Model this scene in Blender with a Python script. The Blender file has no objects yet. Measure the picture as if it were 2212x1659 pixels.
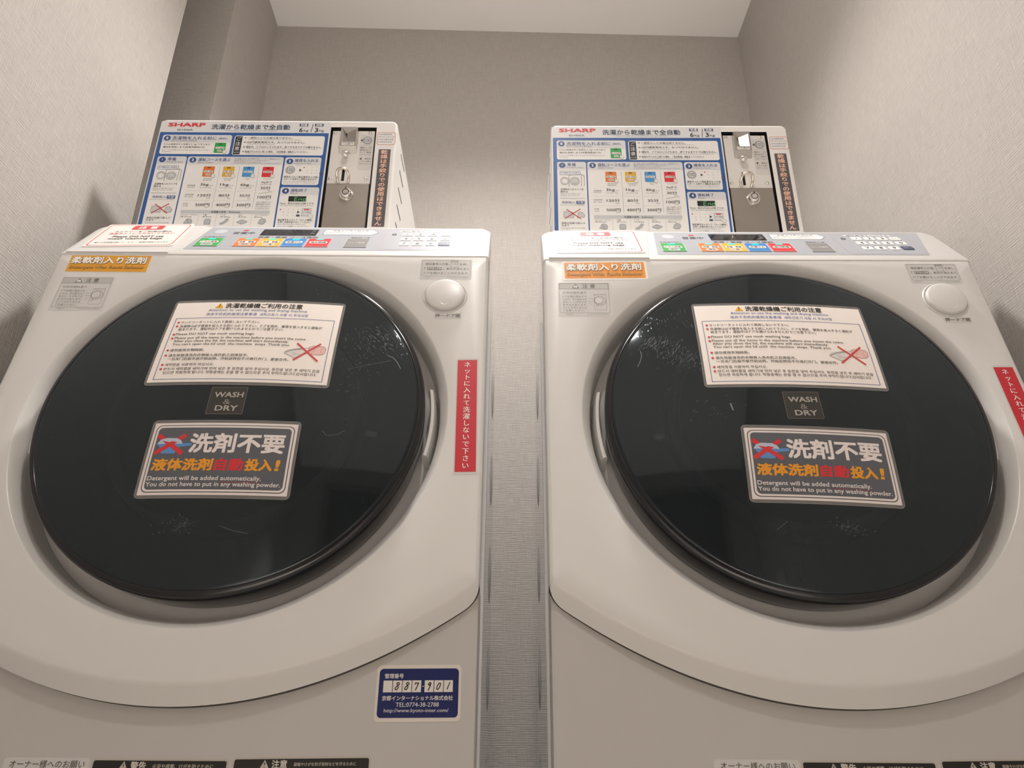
import bpy, bmesh, math
import numpy as np
from mathutils import Vector, Matrix

SC = bpy.context.scene
COL = SC.collection
HC = 0.34                      # camera height above the floor, metres
CEIL = 2.32                    # ceiling height
LAMP = (0.0, 1.05)             # downlight over the machines

# ------------------------------------------------------------------ camera
def cam_axes(p, yw, rl):
    f = np.array([math.sin(yw)*math.cos(p), math.cos(yw)*math.cos(p), math.sin(p)])
    r = np.array([math.cos(yw), -math.sin(yw), 0.0]); u = np.cross(r, f)
    return math.cos(rl)*r + math.sin(rl)*u, -math.sin(rl)*r + math.cos(rl)*u, f
cd = bpy.data.cameras.new('camera')
cd.sensor_fit = 'HORIZONTAL'; cd.sensor_width = 36.0
cd.lens = 1622.98/2212*36.0
cd.clip_start = 0.02; cd.clip_end = 50
cam = bpy.data.objects.new('camera', cd); COL.objects.link(cam)
r_, u_, f_ = cam_axes(0.410381, 0.00163, 0.006622)
cam.matrix_world = Matrix(((r_[0], u_[0], -f_[0], 0), (r_[1], u_[1], -f_[1], 0), (r_[2], u_[2], -f_[2], HC), (0, 0, 0, 1)))
SC.camera = cam

# ------------------------------------------------------------------ world, light, exposure
w = bpy.data.worlds.new('world'); SC.world = w; w.use_nodes = True
w.node_tree.nodes['Background'].inputs[0].default_value = (0.9, 0.85, 0.8, 1)
w.node_tree.nodes['Background'].inputs[1].default_value = 0.0
SC.view_settings.view_transform = 'Standard'
SC.view_settings.look = 'None'
SC.view_settings.gamma = 1.0
SC.view_settings.use_curve_mapping = False
SC.view_settings.exposure = 0.22
LAMP_COL = (1.0, 0.945, 0.90)
def downlight(x, y, power, size, spread):
    l = bpy.data.lights.new('downlight_glow', 'AREA'); l.shape = 'DISK'; l.size = size
    l.energy = power; l.spread = math.radians(spread); l.color = LAMP_COL
    o = bpy.data.objects.new('downlight_glow', l); COL.objects.link(o)
    o.location = (x, y, CEIL-0.012)
    return o
def spot_downlight(x, y, power, cone):
    l = bpy.data.lights.new('downlight_beam', 'SPOT'); l.energy = power; l.color = LAMP_COL
    l.spot_size = math.radians(cone); l.spot_blend = 1.0; l.shadow_soft_size = 0.08
    o = bpy.data.objects.new('downlight_beam', l); COL.objects.link(o); o.location = (x, y, CEIL-0.03)
    return o
spot_downlight(LAMP[0], LAMP[1], 100.0, 118)
LAMP2 = (0.02, 0.02)
downlight(LAMP2[0], LAMP2[1], 7.5, 0.09, 180)
FILL_LAMP = (0.0, -1.35)  # added fill lamp, unseen; lifts the overall brightness by floor bounce
downlight(FILL_LAMP[0], FILL_LAMP[1], 38.0, 0.13, 60)

# ------------------------------------------------------------------ materials
MATS = {}
def lin(c):
    c = c/255.0
    return c/12.92 if c <= 0.04045 else ((c+0.055)/1.055)**2.4
def rgb(*c): return (lin(c[0]), lin(c[1]), lin(c[2]), 1)
def pbsdf(name, col, rough=0.5, metal=0.0, spec=0.5, coat=0.0, emit=None, es=0.0, noise=None):
    if name in MATS: return MATS[name]
    m = bpy.data.materials.new(name); m.use_nodes = True
    b = m.node_tree.nodes['Principled BSDF']
    b.inputs['Base Color'].default_value = col
    b.inputs['Roughness'].default_value = rough
    b.inputs['Metallic'].default_value = metal
    b.inputs['Specular IOR Level'].default_value = spec
    b.inputs['Coat Weight'].default_value = coat
    b.inputs['Coat Roughness'].default_value = 0.05
    if emit:
        b.inputs['Emission Color'].default_value = emit; b.inputs['Emission Strength'].default_value = es
    if noise:
        nt = m.node_tree; sc, amt, bump = noise
        tc = nt.nodes.new('ShaderNodeNewGeometry'); n = nt.nodes.new('ShaderNodeTexNoise')
        n.inputs['Scale'].default_value = sc; n.inputs['Detail'].default_value = 4
        nt.links.new(tc.outputs['Position'], n.inputs['Vector'])
        mr = nt.nodes.new('ShaderNodeMapRange')
        mr.inputs['To Min'].default_value = rough-amt; mr.inputs['To Max'].default_value = rough+amt
        nt.links.new(n.outputs['Fac'], mr.inputs['Value']); nt.links.new(mr.outputs['Result'], b.inputs['Roughness'])
        if bump:
            bp = nt.nodes.new('ShaderNodeBump'); bp.inputs['Strength'].default_value = bump; bp.inputs['Distance'].default_value = 0.0005
            nt.links.new(n.outputs['Fac'], bp.inputs['Height']); nt.links.new(bp.outputs['Normal'], b.inputs['Normal'])
    MATS[name] = m
    return m
def ink(hexs, rough=0.38, spec=0.4):
    """printed colour, given as sRGB hex"""
    h = hexs.lstrip('#')
    c = tuple(int(h[i:i+2], 16) for i in (0, 2, 4))
    return pbsdf('print_'+h, rgb(*c), rough, 0, spec)
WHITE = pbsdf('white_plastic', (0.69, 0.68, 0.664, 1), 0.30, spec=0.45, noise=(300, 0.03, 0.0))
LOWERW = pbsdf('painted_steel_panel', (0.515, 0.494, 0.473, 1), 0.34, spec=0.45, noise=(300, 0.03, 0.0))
WHITE_GLOSS = pbsdf('white_gloss_side', (0.74, 0.735, 0.73, 1), 0.06, spec=0.6)
WHITE_BOX = pbsdf('white_powder_coat', (0.80, 0.785, 0.76, 1), 0.33, noise=(900, 0.04, 0.08))
DARKRIM = pbsdf('black_gloss_rim', (0.010, 0.011, 0.014, 1), 0.12, spec=0.5)
BLACK = pbsdf('black_gap', (0.012, 0.011, 0.010, 1), 0.6)
CHROME = pbsdf('chrome', (0.80, 0.79, 0.77, 1), 0.10, 1.0)
CASTMETAL = pbsdf('cast_metal', (0.48, 0.46, 0.44, 1), 0.30, 1.0)
WIRE = pbsdf('wire_steel', (0.66, 0.60, 0.52, 1), 0.22, 1.0)
STEEL = pbsdf('brushed_steel', (0.42, 0.39, 0.35, 1), 0.36, 1.0, noise=(60, 0.08, 0.0))
PLATE = pbsdf('white_plate', (0.74, 0.72, 0.69, 1), 0.4)
DRUMDARK = pbsdf('drum_black', (0.012, 0.012, 0.012, 1), 0.5)
BOWL = pbsdf('bowl_grey', (0.30, 0.32, 0.335, 1), 0.35)
GAP_SHADE = pbsdf('brown_gap_shade', (0.05, 0.038, 0.030, 1), 0.6)  # shade of the seam gap, coloured onto the lip's underside
LABELW = pbsdf('frosted_label', (0.61, 0.60, 0.588, 1), 0.22)
SCRATCH_GLINT = None
LED = pbsdf('teal_led', (0.0, 0.4, 0.33, 1), 0.4, emit=(0.0, 0.75, 0.55, 1), es=0.9)

def film_mat():
    m = bpy.data.materials.new('laminate_film'); m.use_nodes = True; nt = m.node_tree
    b = nt.nodes['Principled BSDF']; out = nt.nodes['Material Output']
    b.inputs['Base Color'].default_value = (0.42, 0.40, 0.385, 1); b.inputs['Roughness'].default_value = 0.2
    t = nt.nodes.new('ShaderNodeBsdfTransparent'); mx = nt.nodes.new('ShaderNodeMixShader')
    mx.inputs[0].default_value = 0.42
    nt.links.new(t.outputs[0], mx.inputs[1]); nt.links.new(b.outputs[0], mx.inputs[2]); nt.links.new(mx.outputs[0], out.inputs[0])
    return m
FILM = film_mat()
def clear_film_mat():
    m = bpy.data.materials.new('clear_sticker_film'); m.use_nodes = True; nt = m.node_tree
    b = nt.nodes['Principled BSDF']; out = nt.nodes['Material Output']
    b.inputs['Base Color'].default_value = (0.72, 0.705, 0.69, 1); b.inputs['Roughness'].default_value = 0.18
    t = nt.nodes.new('ShaderNodeBsdfTransparent'); mx = nt.nodes.new('ShaderNodeMixShader')
    mx.inputs[0].default_value = 0.5
    nt.links.new(t.outputs[0], mx.inputs[1]); nt.links.new(b.outputs[0], mx.inputs[2]); nt.links.new(mx.outputs[0], out.inputs[0])
    return m
CLEAR = clear_film_mat()
def glass_mat():
    """dark tinted door cover: mostly absorbing, mirror-like at its surface, finely scratched"""
    m = bpy.data.materials.new('dark_door_glass'); m.use_nodes = True; nt = m.node_tree; L = nt.links
    out = nt.nodes['Material Output']; nt.nodes.remove(nt.nodes['Principled BSDF'])
    t = nt.nodes.new('ShaderNodeBsdfTransparent'); t.inputs[0].default_value = (0.34, 0.36, 0.37, 1)
    d = nt.nodes.new('ShaderNodeBsdfDiffuse'); d.inputs[0].default_value = (0.0165, 0.0225, 0.0265, 1)
    m1 = nt.nodes.new('ShaderNodeMixShader'); m1.inputs[0].default_value = 0.72
    L.new(t.outputs[0], m1.inputs[1]); L.new(d.outputs[0], m1.inputs[2])
    gl = nt.nodes.new('ShaderNodeBsdfGlossy'); gl.inputs['Roughness'].default_value = 0.045; gl.inputs[0].default_value = (0.86, 0.96, 1.0, 1)
    fr = nt.nodes.new('ShaderNodeFresnel'); fr.inputs['IOR'].default_value = 1.5
    m2 = nt.nodes.new('ShaderNodeMixShader')
    L.new(fr.outputs[0], m2.inputs[0]); L.new(m1.outputs[0], m2.inputs[1]); L.new(gl.outputs[0], m2.inputs[2])
    # wiping scratches: rough streak patches
    tc = nt.nodes.new('ShaderNodeTexCoord'); n = nt.nodes.new('ShaderNodeTexNoise'); n.inputs['Scale'].default_value = 9
    mp = nt.nodes.new('ShaderNodeMapping'); mp.inputs['Rotation'].default_value = (0, 0.6, 0); mp.inputs['Scale'].default_value = (1, 1, 1)
    n2 = nt.nodes.new('ShaderNodeTexNoise'); n2.inputs['Scale'].default_value = 1; n2.inputs['Detail'].default_value = 3
    mp2 = nt.nodes.new('ShaderNodeMapping'); mp2.inputs['Rotation'].default_value = (0, 0.5, 0); mp2.inputs['Scale'].default_value = (420, 420, 55)
    L.new(tc.outputs['Object'], mp2.inputs[0]); L.new(mp2.outputs[0], n2.inputs['Vector'])
    L.new(tc.outputs['Object'], n.inputs['Vector'])
    r1 = nt.nodes.new('ShaderNodeMapRange'); r1.inputs['From Min'].default_value = 0.55; r1.inputs['From Max'].default_value = 0.72
    r2 = nt.nodes.new('ShaderNodeMapRange'); r2.inputs['From Min'].default_value = 0.60; r2.inputs['From Max'].default_value = 0.74
    L.new(n.outputs['Fac'], r1.inputs['Value']); L.new(n2.outputs['Fac'], r2.inputs['Value'])
    mu = nt.nodes.new('ShaderNodeMath'); mu.operation = 'MULTIPLY'
    L.new(r1.outputs[0], mu.inputs[0]); L.new(r2.outputs[0], mu.inputs[1])
    bp = nt.nodes.new('ShaderNodeBump'); bp.inputs['Strength'].default_value = 0.35; bp.inputs['Distance'].default_value = 0.0006
    L.new(mu.outputs[0], bp.inputs['Height']); L.new(bp.outputs[0], gl.inputs['Normal'])
    L.new(m2.outputs[0], out.inputs[0])
    return m
GLASS = glass_mat()

def wallpaper(name, base, thread=1.0):
    """woven textile wallpaper: fine crossed threads with slubs"""
    m = bpy.data.materials.new(name); m.use_nodes = True; nt = m.node_tree; L = nt.links
    b = nt.nodes['Principled BSDF']; b.inputs['Roughness'].default_value = 0.62; b.inputs['Specular IOR Level'].default_value = 0.3
    g = nt.nodes.new('ShaderNodeNewGeometry'); sp = nt.nodes.new('ShaderNodeSeparateXYZ'); L.new(g.outputs['Position'], sp.inputs[0])
    add = nt.nodes.new('ShaderNodeMath'); add.operation = 'ADD'; L.new(sp.outputs[0], add.inputs[0]); L.new(sp.outputs[1], add.inputs[1])
    def threads(su, sv, det=3):
        c = nt.nodes.new('ShaderNodeCombineXYZ')
        a = nt.nodes.new('ShaderNodeMath'); a.operation = 'MULTIPLY'; a.inputs[1].default_value = su; L.new(add.outputs[0], a.inputs[0])
        d = nt.nodes.new('ShaderNodeMath'); d.operation = 'MULTIPLY'; d.inputs[1].default_value = sv; L.new(sp.outputs[2], d.inputs[0])
        L.new(a.outputs[0], c.inputs[0]); L.new(d.outputs[0], c.inputs[1])
        n = nt.nodes.new('ShaderNodeTexNoise'); n.inputs['Scale'].default_value = 1; n.inputs['Detail'].default_value = det
        L.new(c.outputs[0], n.inputs['Vector']); return n
    v = threads(520*thread, 26); h = threads(30, 520*thread); f = threads(1300, 1300, 2)
    s = nt.nodes.new('ShaderNodeMath'); s.operation = 'ADD'; L.new(v.outputs['Fac'], s.inputs[0]); L.new(h.outputs['Fac'], s.inputs[1])
    s2 = nt.nodes.new('ShaderNodeMath'); s2.operation = 'MULTIPLY_ADD'; s2.inputs[1].default_value = 0.5; L.new(f.outputs['Fac'], s2.inputs[0]); L.new(s.outputs[0], s2.inputs[2])
    wob = threads(14, 14, 2)
    def weave(src):
        a = nt.nodes.new('ShaderNodeMath'); a.operation = 'MULTIPLY'; a.inputs[1].default_value = 2*math.pi/0.0044; L.new(src, a.inputs[0])
        d = nt.nodes.new('ShaderNodeMath'); d.operation = 'MULTIPLY_ADD'; d.inputs[1].default_value = 9.0; L.new(wob.outputs['Fac'], d.inputs[0]); L.new(a.outputs[0], d.inputs[2])
        q = nt.nodes.new('ShaderNodeMath'); q.operation = 'SINE'; L.new(d.outputs[0], q.inputs[0]); return q
    wv = nt.nodes.new('ShaderNodeMath'); wv.operation = 'ADD'; L.new(weave(add.outputs[0]).outputs[0], wv.inputs[0]); L.new(weave(sp.outputs[2]).outputs[0], wv.inputs[1])
    s3 = nt.nodes.new('ShaderNodeMath'); s3.operation = 'MULTIPLY_ADD'; s3.inputs[1].default_value = 0.08; L.new(wv.outputs[0], s3.inputs[0]); L.new(s2.outputs[0], s3.inputs[2])
    s2 = s3
    rp = nt.nodes.new('ShaderNodeMapRange'); rp.inputs['From Min'].default_value = 0.75; rp.inputs['From Max'].default_value = 1.75
    L.new(s2.outputs[0], rp.inputs['Value'])
    mx = nt.nodes.new('ShaderNodeMix'); mx.data_type = 'RGBA'
    mx.inputs['A'].default_value = tuple(c*0.84 for c in base)+(1,); mx.inputs['B'].default_value = tuple(min(1, c*1.15) for c in base)+(1,)
    L.new(rp.outputs[0], mx.inputs['Factor']); L.new(mx.outputs['Result'], b.inputs['Base Color'])
    bp = nt.nodes.new('ShaderNodeBump'); bp.inputs['Strength'].default_value = 0.6; bp.inputs['Distance'].default_value = 0.0016
    L.new(s2.outputs[0], bp.inputs['Height']); L.new(bp.outputs[0], b.inputs['Normal'])
    return m
WALL = wallpaper('woven_wallpaper', (0.53, 0.497, 0.468))
CEILM = pbsdf('ceiling_paint', (0.94, 0.92, 0.895, 1), 0.85, noise=(500, 0.02, 0.15))
FLOORM = pbsdf('floor_vinyl', (0.58, 0.55, 0.51, 1), 0.5, noise=(12, 0.08, 0.05))
DOORM = pbsdf('dark_wood_door', (0.10, 0.065, 0.045, 1), 0.4, noise=(30, 0.08, 0.05))
FRAMEM = pbsdf('door_frame', (0.30, 0.24, 0.2, 1), 0.45)

# ------------------------------------------------------------------ object helpers
def mesh_obj(name, verts, faces, mats, midx=None, parent=None, smooth=False, angle=35):
    me = bpy.data.meshes.new(name)
    me.from_pydata([tuple(map(float, v)) for v in verts], [], [tuple(f) for f in faces])
    for m in (mats if isinstance(mats, (list, tuple)) else [mats]): me.materials.append(m)
    if midx is not None: me.polygons.foreach_set('material_index', midx)
    me.update()
    if smooth:
        me.polygons.foreach_set('use_smooth', [True]*len(me.polygons))
        me.set_sharp_from_angle(angle=math.radians(angle))
    o = bpy.data.objects.new(name, me); COL.objects.link(o)
    if parent is not None: o.parent = parent
    return o
def fix_normals(o):
    bm = bmesh.new(); bm.from_mesh(o.data); bmesh.ops.recalc_face_normals(bm, faces=bm.faces); bm.to_mesh(o.data); bm.free()
    return o
def tag(o, label=None, cat=None, group=None, kind=None):
    if label: o['label'] = label
    if cat: o['category'] = cat
    if group: o['group'] = group
    if kind: o['kind'] = kind
    return o
def empty(name, mat):
    o = bpy.data.objects.new(name, None); o.empty_display_size = 0.1; COL.objects.link(o); o.matrix_world = mat; return o
class MB:
    """collects simple solids into one mesh"""
    def __init__(s): s.v = []; s.f = []; s.m = []
    def add(s, vs, fs, mi=0):
        b = len(s.v); s.v += [tuple(x) for x in vs]; s.f += [tuple(b+i for i in f) for f in fs]; s.m += [mi]*len(fs)
    def box(s, x0, x1, y0, y1, z0, z1, mi=0):
        s.add([(x0,y0,z0),(x1,y0,z0),(x1,y1,z0),(x0,y1,z0),(x0,y0,z1),(x1,y0,z1),(x1,y1,z1),(x0,y1,z1)],
              [(0,3,2,1),(4,5,6,7),(0,1,5,4),(1,2,6,5),(2,3,7,6),(3,0,4,7)], mi)
    def lathe(s, O, X, Y, N, prof, n=48, mi=0, mis=None, close=True):
        """rings of (radius, height along N) around O"""
        O, X, Y, N = map(np.asarray, (O, X, Y, N)); b = len(s.v); ring = []
        for (r, h) in prof:
            if r < 1e-6: ring.append([len(s.v)]); s.v.append(tuple(O+N*h)); continue
            ids = []
            for i in range(n):
                a = 2*math.pi*i/n; ids.append(len(s.v)); s.v.append(tuple(O+X*(r*math.cos(a))+Y*(r*math.sin(a))+N*h))
            ring.append(ids)
        for k in range(len(ring)-1):
            A, B = ring[k], ring[k+1]; mm = mis[k] if mis else mi
            for i in range(n):
                j = (i+1) % n
                if len(A) == 1 and len(B) == 1: continue
                if len(B) == 1: s.f.append((A[i], A[j], B[0]))
                elif len(A) == 1: s.f.append((A[0], B[j], B[i]))
                else: s.f.append((A[i], A[j], B[j], B[i]))
                s.m.append(mm)
    def tube(s, pts, r, n=10, mi=0):
        pts = [np.asarray(p, float) for p in pts]; rings = []
        for k, p in enumerate(pts):
            d = pts[min(k+1, len(pts)-1)]-pts[max(k-1, 0)]; d = d/np.linalg.norm(d)
            a = np.cross(d, (0.13, 0.2, 1.0)); a /= np.linalg.norm(a); c = np.cross(d, a)
            rings.append([len(s.v)+i for i in range(n)])
            for i in range(n):
                t = 2*math.pi*i/n; s.v.append(tuple(p+r*(math.cos(t)*a+math.sin(t)*c)))
        for A, B in zip(rings, rings[1:]):
            for i in range(n): s.f.append((A[i], A[(i+1) % n], B[(i+1) % n], B[i])); s.m.append(mi)
        s.f.append(tuple(rings[0][::-1])); s.f.append(tuple(rings[-1])); s.m += [mi, mi]
    def build(s, name, mats, parent=None, smooth=False, angle=35):
        return fix_normals(mesh_obj(name, s.v, s.f, mats, s.m, parent, smooth, angle))

# ------------------------------------------------------------------ printed artwork
GLYPH = {}
def glyphs(t, shear=0.0, res=2):
    k = (t, shear, res)
    if k not in GLYPH:
        c = bpy.data.curves.new('lettering', 'FONT'); c.body = t; c.size = 1; c.shear = shear
        c.resolution_u = res; c.fill_mode = 'FRONT'
        o = bpy.data.objects.new('lettering', c); COL.objects.link(o)
        dg = bpy.context.evaluated_depsgraph_get()
        m = bpy.data.meshes.new_from_object(o.evaluated_get(dg))
        vs = np.array([v.co[:2] for v in m.vertices]) if len(m.vertices) else np.zeros((0, 2))
        fs = [tuple(p.vertices) for p in m.polygons]
        bpy.data.meshes.remove(m); bpy.data.objects.remove(o); bpy.data.curves.remove(c)
        GLYPH[k] = (vs, fs)
    return GLYPH[k]
LAY = 0.00009
def strokes(bold):
    """heavier letters: the same letter overprinted with small shifts, each print a hair above the last"""
    if bold <= 0: return [(0, 0)]
    return [(-bold, 0), (bold, 0)] if bold < 0.014 else [(-bold, -bold), (bold, -bold), (-bold, bold), (bold, bold)]
class Art:
    """flat artwork in millimetres, mapped onto a surface by fn(u, v, height) in metres"""
    def __init__(s, thick=0.00025): s.v = []; s.f = []; s.m = []; s.mats = []; s.thick = thick
    def mi(s, c):
        m = c if not isinstance(c, str) else ink(c)
        if m not in s.mats: s.mats.append(m)
        return s.mats.index(m)
    def put(s, pts, faces, c, l):
        b = len(s.v); h = s.thick+l*LAY
        s.v += [(p[0], p[1], h) for p in pts]; s.f += [tuple(b+i for i in f) for f in faces]; s.m += [s.mi(c)]*len(faces)
    def fan(s, pts, c, l): s.put(pts, [tuple(range(len(pts)))], c, l)
    def rows(s, y0, y1, ext, c, l, step=None, ys=None):
        """a shape given by its left and right limits at each height"""
        if ys is None:
            n = max(1, int(math.ceil((y1-y0)/step))) if step else 1
            ys = [y0+(y1-y0)*i/n for i in range(n+1)]
        wmax = max(ext(y)[1]-ext(y)[0] for y in ys)
        nx = max(1, int(math.ceil(wmax/step))) if step else 1
        pts = []; fs = []
        for y in ys:
            a, b = ext(y); pts += [(a+(b-a)*i/nx, y) for i in range(nx+1)]
        for r in range(len(ys)-1):
            for i in range(nx):
                k = r*(nx+1)+i; fs.append((k, k+1, k+nx+2, k+nx+1))
        s.put(pts, fs, c, l)
    def rect(s, x0, y0, x1, y1, c, l=0, r=0, step=None):
        if r <= 0: return s.rows(y0, y1, lambda y: (x0, x1), c, l, step)
        r = min(r, (x1-x0)/2, (y1-y0)/2)
        arc = [r*(1-math.cos(math.pi/2*i/5)) for i in range(6)]
        lo = [y0+a for a in arc]; hi = [y1-a for a in arc][::-1]
        mid = []
        if step:
            n = int(math.ceil((hi[0]-lo[-1])/step)); mid = [lo[-1]+(hi[0]-lo[-1])*i/n for i in range(1, n)] if n > 1 else []
        ys = lo+mid+(hi if hi[0] > lo[-1]+1e-6 else hi[1:])
        def ext(y):
            d = max(0.0, y0+r-y, y-(y1-r)); q = r-math.sqrt(max(0.0, r*r-d*d)); return x0+q, x1-q
        s.rows(y0, y1, ext, c, l, step, ys)
    def outline(s, x0, y0, x1, y1, r, step=8):
        r = max(r, 0.0); P = []
        def seg(a, b):
            n = max(1, int(math.ceil(math.dist(a, b)/step))); P.extend([(a[0]+(b[0]-a[0])*i/n, a[1]+(b[1]-a[1])*i/n) for i in range(n)])
        def arc(cx, cy, a0):
            for i in range(6): t = a0+math.pi/2*i/6; P.append((cx+r*math.cos(t), cy+r*math.sin(t)))
        seg((x0+r, y0), (x1-r, y0)); arc(x1-r, y0+r, -math.pi/2) if r else None
        seg((x1, y0+r), (x1, y1-r)); arc(x1-r, y1-r, 0) if r else None
        seg((x1-r, y1), (x0+r, y1)); arc(x0+r, y1-r, math.pi/2) if r else None
        seg((x0, y1-r), (x0, y0+r)); arc(x0+r, y0+r, math.pi) if r else None
        return P
    def frame(s, x0, y0, x1, y1, wd, c, l=1, r=0):
        A = s.outline(x0, y0, x1, y1, r); cx, cy = (x0+x1)/2, (y0+y1)/2
        sx, sy = (x1-x0-2*wd)/(x1-x0), (y1-y0-2*wd)/(y1-y0)
        B = [(cx+(p[0]-cx)*sx, cy+(p[1]-cy)*sy) for p in A]; n = len(A)
        s.put(A+B, [(i, (i+1) % n, n+(i+1) % n, n+i) for i in range(n)], c, l)
    def skirt(s, x0, y0, x1, y1, c, r=0):
        A = s.outline(x0, y0, x1, y1, r); b = len(s.v); n = len(A); h = s.thick
        s.v += [(p[0], p[1], 0.0) for p in A]+[(p[0], p[1], h) for p in A]
        s.f += [(b+i, b+(i+1) % n, b+n+(i+1) % n, b+n+i) for i in range(n)]; s.m += [s.mi(c)]*n
    def slab(s, x0, y0, x1, y1, c, r=0, step=None):
        s.rect(x0, y0, x1, y1, c, 0, r, step); s.skirt(x0, y0, x1, y1, c, r)
    def disc(s, x, y, rx, c, l=1, ry=None, n=24):
        ry = ry or rx; s.fan([(x+rx*math.cos(2*math.pi*i/n), y+ry*math.sin(2*math.pi*i/n)) for i in range(n)], c, l)
    def ring(s, x, y, r, wd, c, l=1, n=28, a0=0, a1=360, ry=None):
        k = (ry or r)/r
        A = [(x+r*math.cos(t), y+k*r*math.sin(t)) for t in np.radians(np.linspace(a0, a1, n+1))]
        B = [(x+(r-wd)*math.cos(t), y+k*(r-wd)*math.sin(t)) for t in np.radians(np.linspace(a0, a1, n+1))]
        s.put(A+B, [(i, i+1, n+2+i, n+1+i) for i in range(n)], c, l)
    def line(s, pts, wd, c, l=2, step=None):
        for p, q in zip(pts, pts[1:]):
            d = (q[0]-p[0], q[1]-p[1]); L = math.hypot(*d) or 1; nx, ny = -d[1]/L*wd/2, d[0]/L*wd/2
            n = max(1, int(L/step)) if step else 1
            V = []
            for i in range(n+1):
                x, y = p[0]+d[0]*i/n, p[1]+d[1]*i/n; V += [(x-nx, y-ny), (x+nx, y+ny)]
            s.put(V, [(2*i, 2*i+2, 2*i+3, 2*i+1) for i in range(n)], c, l)
    def dots(s, x0, x1, y, c, l=2, pitch=1.6):
        n = int((x1-x0)/pitch)
        for i in range(n): s.rect(x0+i*pitch, y-0.22, x0+i*pitch+0.7, y+0.22, c, l)
    def tri(s, pts, c, l=2): s.fan(pts, c, l)
    def text(s, t, x0, x1, yc, c, l=3, h=None, bold=0.0, shear=0.0, res=2, base=False):
        """lettering from x0 to x1; yc = mid height (or baseline); h = letter height, else in proportion"""
        vs, fs = glyphs(t, shear, res)
        if not len(vs): return
        mn, mxv = vs.min(0)-bold, vs.max(0)+bold; sx = (x1-x0)/(mxv[0]-mn[0])
        sy = h/(mxv[1]-mn[1]) if h else sx
        yo = yc-mn[1]*0 if base else yc-(mn[1]+mxv[1])/2*sy
        for j, (dx, dy) in enumerate(strokes(bold)): s.put([(x0+(p[0]+dx-mn[0])*sx, yo+(p[1]+dy)*sy) for p in vs], fs, c, l+0.2*j)
    def textc(s, t, xc, yc, size, c, l=3, **k):
        vs, _ = glyphs(t, k.get('shear', 0.0), k.get('res', 2))
        if not len(vs): return
        wd = (vs[:, 0].max()-vs[:, 0].min())*size; s.text(t, xc-wd/2, xc+wd/2, yc, c, l, **k)
    def vtext(s, t, xc, y0, y1, size, c, l=3, bold=0.0, sy=None):
        sy = sy or size
        n = len(t); st = (y1-y0)/n
        for i, ch in enumerate(t):
            vs, fs = glyphs(ch)
            for j, (dx, dy) in enumerate(strokes(bold)): s.put([(xc+(p[0]+dx-0.5)*size, y1-st*(i+0.5)+(p[1]+dy-0.38)*sy) for p in vs], fs, c, l+0.2*j)
    def build(s, name, fn, parent=None, rot=0.0, off=(0, 0), label=None):
        c_, s_ = math.cos(rot), math.sin(rot)
        V = [fn((c_*x-s_*y+off[0])/1000, (s_*x+c_*y+off[1])/1000, h) for x, y, h in s.v]
        o = mesh_obj(name, V, s.f, s.mats, s.m, parent)
        if label: o['label'] = label
        return o
    def build_thing(s, name, fn, root_matrix, rot, off, label, cat, group=None):
        """a sheet that lies on a machine: a top-level object with its origin at its own middle"""
        o = s.build(name, fn, None, rot, off)
        c = Vector(fn(off[0]/1000, off[1]/1000, 0.0))
        o.data.transform(Matrix.Translation(-c)); o.matrix_world = root_matrix @ Matrix.Translation(c)
        return tag(o, label, cat, group)

# ------------------------------------------------------------------ room shell
BL, BR = np.array((-0.745, 1.729)), np.array((0.717, 1.758))      # rear corners of the alcove, in plan
bd = (BR-BL)/np.linalg.norm(BR-BL); fd = np.array((bd[1], -bd[0]))  # along the rear wall, and out of it
def prism(name, plan, z0, z1, mat):
    n = len(plan); v = [(p[0], p[1], z0) for p in plan]+[(p[0], p[1], z1) for p in plan]
    f = [tuple(range(n))[::-1], tuple(range(n, 2*n))]+[(i, (i+1) % n, n+(i+1) % n, n+i) for i in range(n)]
    return tag(fix_normals(mesh_obj(name, v, f, mat)), kind='structure')
T = 0.12
YF = -2.1
def along(p, d): return p+fd*d
R0 = along(BR, 3.86)
prism('wall_back', [BL-bd*0.45, BR+bd*T, BR+bd*T-fd*T, BL-bd*0.45-fd*T], 0, CEIL, WALL)
prism('wall_right', [BR, BR+bd*T, along(BR+bd*T, 3.95), R0+fd*0.09], 0, CEIL, WALL)
# boxed-out corner at the left rear, a narrow recess beside it, then the long left wall
Pc = along(BL, 0.304)
prism('wall_left_corner', [BL, Pc, Pc-bd*0.45, BL-bd*0.45], 0, CEIL, WALL)
La = np.array((-0.725, 1.193)); Lf = along(La, 3.32)
prism('wall_left', [La, Lf, Lf-bd*T, La-bd*T], 0, CEIL, WALL)
prism('wall_left_recess', [La-bd*T, La-bd*0.30, Pc-bd*0.28, Pc-bd*0.30-bd*T-fd*0.0, La-bd*(0.30+T)+fd*0.05, La-bd*T+fd*0.05], 0, CEIL, WALL)
prism('floor', [(-1.4, YF-0.1), (1.0, YF-0.1), (1.0, 1.95), (-1.4, 1.95)], -0.08, 0.0, FLOORM)
prism('ceiling', [(-1.4, YF-0.1), (1.0, YF-0.1), (1.0, 1.95), (-1.4, 1.95)], CEIL, CEIL+0.08, CEILM)
prism('wall_front', [(-1.0, YF), (1.0, YF), (1.0, YF-0.1), (-1.0, YF-0.1)], 0, CEIL, WALL)
b = MB(); b.box(-0.30, 0.50, YF, YF+0.035, 0.0, 2.02)
dr = tag(b.build('door_1', DOORM), kind='structure')
b = MB()
for x0, x1, z0, z1 in ((-0.36, -0.30, 0, 2.08), (0.50, 0.56, 0, 2.08), (-0.30, 0.50, 2.02, 2.08)): b.box(x0, x1, YF, YF+0.05, z0, z1)
b.build('door_frame', FRAMEM, dr)
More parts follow.
